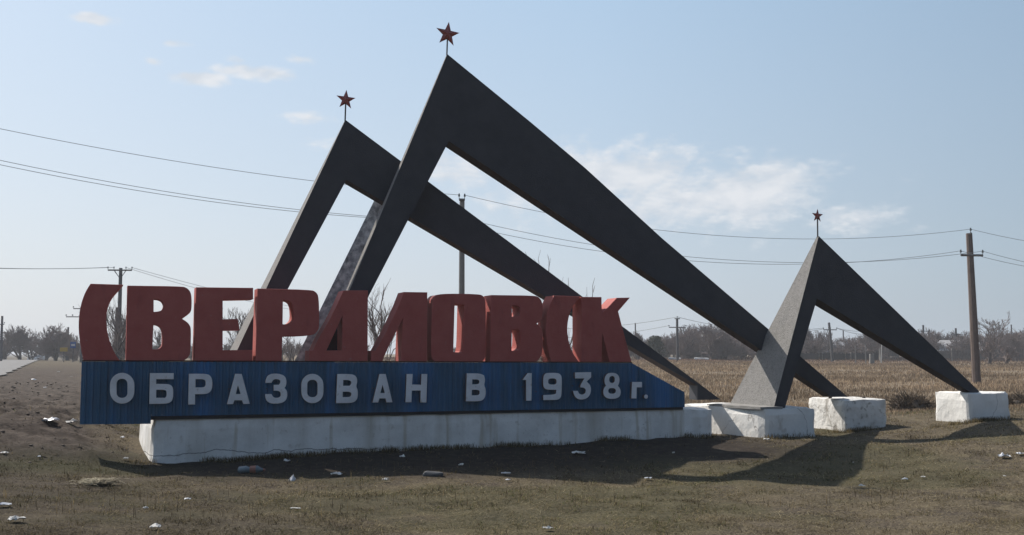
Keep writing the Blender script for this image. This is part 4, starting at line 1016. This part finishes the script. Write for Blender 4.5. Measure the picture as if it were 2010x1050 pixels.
# denser taller tufts against the plinth and the blocks
n = 26000; s_ = rng.uniform(-.3, 16, n); q_ = np.where(s_ < s1, QF, np.where(s_ < bA[1], -.42, np.where(s_ < bB[1] + .2, .32, -.42))) - np.abs(rng.normal(0, .09, n))
p_ = np.stack([C0.x + A.x * s_ + B.x * q_, C0.y + A.y * s_ + B.y * q_], 1)
tuf = (rng.random(n) < .30 + 1.1 * vnoise(s_, q_ * 0, 1.7, 41) + .4 * vnoise(s_, q_ * 0, 6, 42)) & ~blocked(p_[:, 0], p_[:, 1]); p_ = p_[tuf]; n = len(p_)
blades('foot_grass', p_[:, 0], p_[:, 1], rng.uniform(.03, .12, n), rng.uniform(.005, .010, n), rng.uniform(.1, .7, n), tints(n, 0, 0, [(.17, .135, .08), (.11, .09, .055), (.22, .18, .11), (.07, .06, .04)]), 'taller dry grass along the foot of the plinth and blocks')
# sparse upright dead stems in the lawn
n = 2600; y = rng.uniform(8.8, 20, n); x = (rng.random(n) - .5) * 2 * (y * .5); k_ = (vnoise(x, y, .7, 51) > .05) & ~blocked(x, y); x, y = x[k_], y[k_]; n = len(x)
blades('dead_stems', x, y, rng.uniform(.05, .15, n), rng.uniform(.004, .008, n), rng.uniform(0, .35, n), tints(n, 0, 0, [(.07, .055, .04), (.20, .16, .10), (.045, .038, .03)]), 'thin upright dead stems in the lawn')
# the field of dry weeds behind
n = 300000; lo, hi = math.log(22.5), math.log(158); y = np.exp(lo + (hi - lo) * rng.random(n) ** .9); x = y * (rng.random(n) * .66 - .16)
cl = vnoise(x, y, .35, 61) + .6 * vnoise(x, y, 1.3, 62); k_ = (rng.random(n) < .6 + cl) & ~((blocked(x, y))); x, y, cl = x[k_], y[k_], cl[k_]; n = len(x)
col = tints(n, x, y, [(.34, .275, .185), (.28, .225, .15), (.42, .35, .25), (.22, .175, .125), (.17, .135, .10)])
band = 1 + .8 * vnoise(x * .3, y, .10, 64)[:, None] + .6 * vnoise(x, y, .45, 65)[:, None] + .4 * vnoise(x, y, 1.6, 66)[:, None]
col = col * np.clip(band, .5, 1.4); red = sm(95, 140, y)[:, None]; col = col * (1 - red) + col * np.array([.72, .62, .66]) * red
tall = np.interp(y, [22, 28, 45, 158], [.06, .10, .15, .18]) * (1 + cl * .8)
blades('dry_weeds', x, y, tall * rng.uniform(.5, 1.15, n), rng.uniform(.006, .012, n) * y / 16, rng.uniform(.05, .5, n), col, 'dry brown weeds covering the field behind the monument')
# clods on the churned verge
rs = random.Random(12); V = []; Fc = []; cnt = 0
ico = bmesh.new(); bmesh.ops.create_icosphere(ico, subdivisions=1, radius=1); iv = [v.co.copy() for v in ico.verts]; ifc = [[v.index for v in f.verts] for f in ico.faces]; ico.free()
while cnt < 650:
    Y = rs.uniform(12, 45); X = Y * rs.uniform(-.50, -.30)
    if rs.random() > float(mud_mask(np.array([X]), np.array([Y]))[0]): 
        cnt += .2; continue
    r_ = rs.uniform(.008, .028) * (1 if Y < 25 else 1.6); b0 = len(V); z0 = gz(X, Y)
    for v in iv:
        k = 1 + rs.uniform(-.3, .3); V.append((X + v.x * r_ * k * 1.3, Y + v.y * r_ * k, z0 + v.z * r_ * .7 * k))
    Fc += [[b0 + q for q in f] for f in ifc]; cnt += 1
tag(link('soil_clods', np_mesh('soil_clods', np.array(V), np.array(Fc), smooth=False), None, ['soil']), 'clods of churned earth on the verge left of the sign', 'soil', kind='stuff')
# weeds growing on the ledge between the red letters
brs = []; rs = random.Random(4)
for k in range(14):
    s_, z_ = L(1063, 708, .2); p = Vector((s_ + rs.gauss(0, .03), .2 + rs.gauss(0, .03), z_)); d = Vector((rs.gauss(0, .3), rs.gauss(0, .2), 1)).normalized() * rs.uniform(.05, .13)
    brs.append(([p, p + d * .6, p + d + Vector((rs.gauss(0, .02), 0, -.01))], [.004, .003, .002], 0))
co, fc = br_mesh('x', brs, lambda l: 3); o = link('weed_tuft', np_mesh('weed_tuft', co, fc), None, ['paper']); o.location = C0; o.rotation_euler = (0, 0, TH)
tag(o, 'small dry weed tuft growing on the ledge between two red letters', 'weed')

# ------------------------------------------------------------------ litter
def gpt(px, py):
    """ground point under a photo pixel"""
    d = ray(px, py); k = 5.0
    for _ in range(3000):
        p = d * k
        if CAMH + p.z <= gz(p.x, p.y): break
        k += .02
    return Vector((p.x, p.y, gz(p.x, p.y)))
def crumple(name, label, px, py, w, h, m_, seed, d=None, flat=1.0, cat='litter'):
    w *= .72; h *= .6; g = gpt(px, py); bm = bmesh.new(); n = 7; rs = random.Random(seed); d = d or w * .8; grid = {}
    for i in range(n + 1):
        for j in range(n + 1):
            u, v = i / n - .5, j / n - .5
            nv = noise.noise_vector(Vector((u * 3.3 + seed * 7, v * 3.3, seed)))
            zz = h * max(0.0, (.45 + nv.z * 1.5) * (1 - 1.6 * (abs(u) ** 2 + abs(v) ** 2))) + .012
            grid[i, j] = bm.verts.new(((u + nv.x * .28) * w, (v + nv.y * .28) * d, zz))
    for i in range(n):
        for j in range(n): bm.faces.new((grid[i, j], grid[i + 1, j], grid[i + 1, j + 1], grid[i, j + 1]))
    r_ = bmesh.ops.extrude_face_region(bm, geom=list(bm.faces))
    for e in r_['geom']:
        if isinstance(e, bmesh.types.BMVert): e.co.z += .004
    o = obj_bm(name, bm, [m_]); o.location = g + Vector((0, 0, .015)); o.rotation_euler = (0, 0, rs.uniform(-.5, .5))
    tag(o, label, cat, 'litter lying around the monument'); return o
crumple('plastic_bag', 'upright white crumpled plastic bag at the shadow edge below the third small letter', 574, 948, .10, .14, 'plastic', 2, .08)
crumple('paper_scrap', 'small crumpled white paper at the shadow edge left of the dark board piece', 756, 947, .10, .07, 'paper', 3)
crumple('paper_scrap', 'pale paper scrap on the lit grass right of the dark board piece', 992, 933, .15, .03, 'paper', 5)
crumple('paper_scrap', 'flat white scrap just below the pale paper scrap', 997, 946, .09, .015, 'plastic', 6)
crumple('paper_scrap', 'thin white scrap alone in the grass at lower left centre', 580, 1003, .13, .012, 'paper', 7, .03)
crumple('plastic_bag', 'large translucent white bag near the right edge', 1970, 900, .22, .09, 'plastic', 8)
crumple('plastic_bag', 'smaller pale bag at the right edge beside the larger one', 2001, 895, .12, .05, 'plastic', 9)
crumple('paper_scrap', 'bright white flat scrap in the right foreground', 1776, 945, .11, .03, 'plastic', 10, .05)
crumple('paper_scrap', 'small white scrap right of the bright flat one', 1812, 941, .06, .02, 'paper', 11)
crumple('paper_scrap', 'white speck of paper below the right shadow edge', 1675, 912, .025, .02, 'paper', 12)
crumple('paper_scrap', 'tiny white scrap in the right foreground grass', 1972, 939, .05, .015, 'paper', 13)
crumple('paper_scrap', 'torn white paper near the bottom left corner', 32, 1026, .17, .05, 'paper', 14)
crumple('paper_scrap', 'white paper at the left edge above the corner', 6, 996, .18, .03, 'plastic', 15)
crumple('paper_scrap', 'crumpled white scrap at the bottom below the first small letter', 305, 1041, .13, .05, 'paper', 16)
g = gpt(195, 951); rs = random.Random(77); brs = []
for k in range(420):
    p = Vector((rs.gauss(0, .10), rs.gauss(0, .07), rs.uniform(.0, .055))); a = rs.gauss(0, .5); d = Vector((math.cos(a), math.sin(a), rs.gauss(0, .22))) * rs.uniform(.05, .13)
    brs.append(([p - d * .5, p + Vector((0, 0, .012)), p + d * .5], [.003, .0045, .002], 0))
co, fc = br_mesh('x', brs, lambda l: 3); o = link('reed_clump', np_mesh('reed_clump', co, fc), None, ['reed']); o.location = g
tag(o, 'heap of bleached dry reeds in the grass below the plinth corner', 'dry reeds')
for k, (px, py, w, lab) in enumerate(((97, 829, .3, 'white wet sheet on the mud left of the board'), (140, 832, .26, 'bright white plastic on the mud beside the board corner'), (240, 862, .08, 'small white scrap in the green patch'), (247, 904, .09, 'white scrap near the shadow tip'),
                                    (88, 762, .16, 'white scrap far up the verge'), (140, 740, .14, 'pale scrap on the verge beside the board edge'), (65, 747, .35, 'pale flat stone on the verge near the road'), (115, 714, .22, 'white speck far up the verge below the trees'),
                                    (213, 834, .3, 'pale rags on the mud under the board overhang'), (8, 893, .12, 'white scrap at the left edge in the grass'), (77, 901, .05, 'tiny white scrap on the left grass'), (285, 1003, .07, 'faint white scrap in the left foreground'),
                                    (368, 985, .09, 'tiny pale scrap in the left foreground grass'), (1075, 1043, .10, 'pale paper scrap at the bottom edge'), (1272, 943, .12, 'thin pale scrap in the middle foreground'), (1692, 958, .10, 'thin grey scrap below the right shadow'))):
    crumple('paper_scrap', lab, px, py, w, .03 if w < .2 else .08, 'plastic' if k % 2 == 0 else 'paper', 30 + k)
for k, (px, py, w, lab) in enumerate(((1137, 893, .25, 'pale rag in the shade below the last digits'), (905, 917, .09, 'pale stone in the shade'), (700, 865, .1, 'white flake at the foot of the plinth left of centre'), (790, 901, .10, 'pale crumb of plaster in the shade below the plinth'), (562, 909, .12, 'scrap of plaster in the shade right of the bottle'), (660, 935, .2, 'pale twig bundle in the shade'), (1322, 893, .05, 'small pale stone in the right shade'), (1505, 866, .13, 'white plaster chip at the corner of the large footing'))):
    crumple('plaster_chip', lab, px, py, w, .05, 'white', 60 + k)
# crushed bottle in the shade
g = gpt(492, 930); root = empty('plastic_bottle', g + Vector((0, 0, .05)), R(6))
bm = bmesh.new(); tube(bm, [(-.17, 0, .0), (-.15, 0, .0), (-.06, 0, .01), (0, .0, -.005), (.09, 0, .012), (.13, 0, .0), (.17, 0, 0)], [.02, .05, .048, .038, .05, .03, .015], 12); obj_bm('body', bm, ['bottle'], root, True)
bm = bmesh.new(); tube(bm, [(-.01, 0, .006), (.07, 0, .008)], [.046, .052], 12, False); obj_bm('wrapper', bm, ['orange'], root)
bm = bmesh.new(); tube(bm, [(.165, 0, 0), (.19, 0, 0)], .018, 10); obj_bm('cap', bm, ['orange'], root)
tag(root, 'crushed pale blue plastic bottle with an orange wrapper in the shade of the plinth', 'bottle', 'litter lying around the monument')
g = gpt(849, 934); bm = rough_hexa([Vector(p) for p in ((-.14, -.08, 0), (.14, -.06, 0), (.15, .09, 0), (-.13, .07, 0), (-.12, -.08, .07), (.14, -.06, .055), (.14, .08, .05), (-.12, .07, .075))], (6, 4, 2), .012, 8, .02)
o = obj_bm('board_piece', bm, ['darklitter']); o.location = g; tag(o, 'dark grey curved piece of board lying at the shadow edge', 'debris', 'litter lying around the monument')
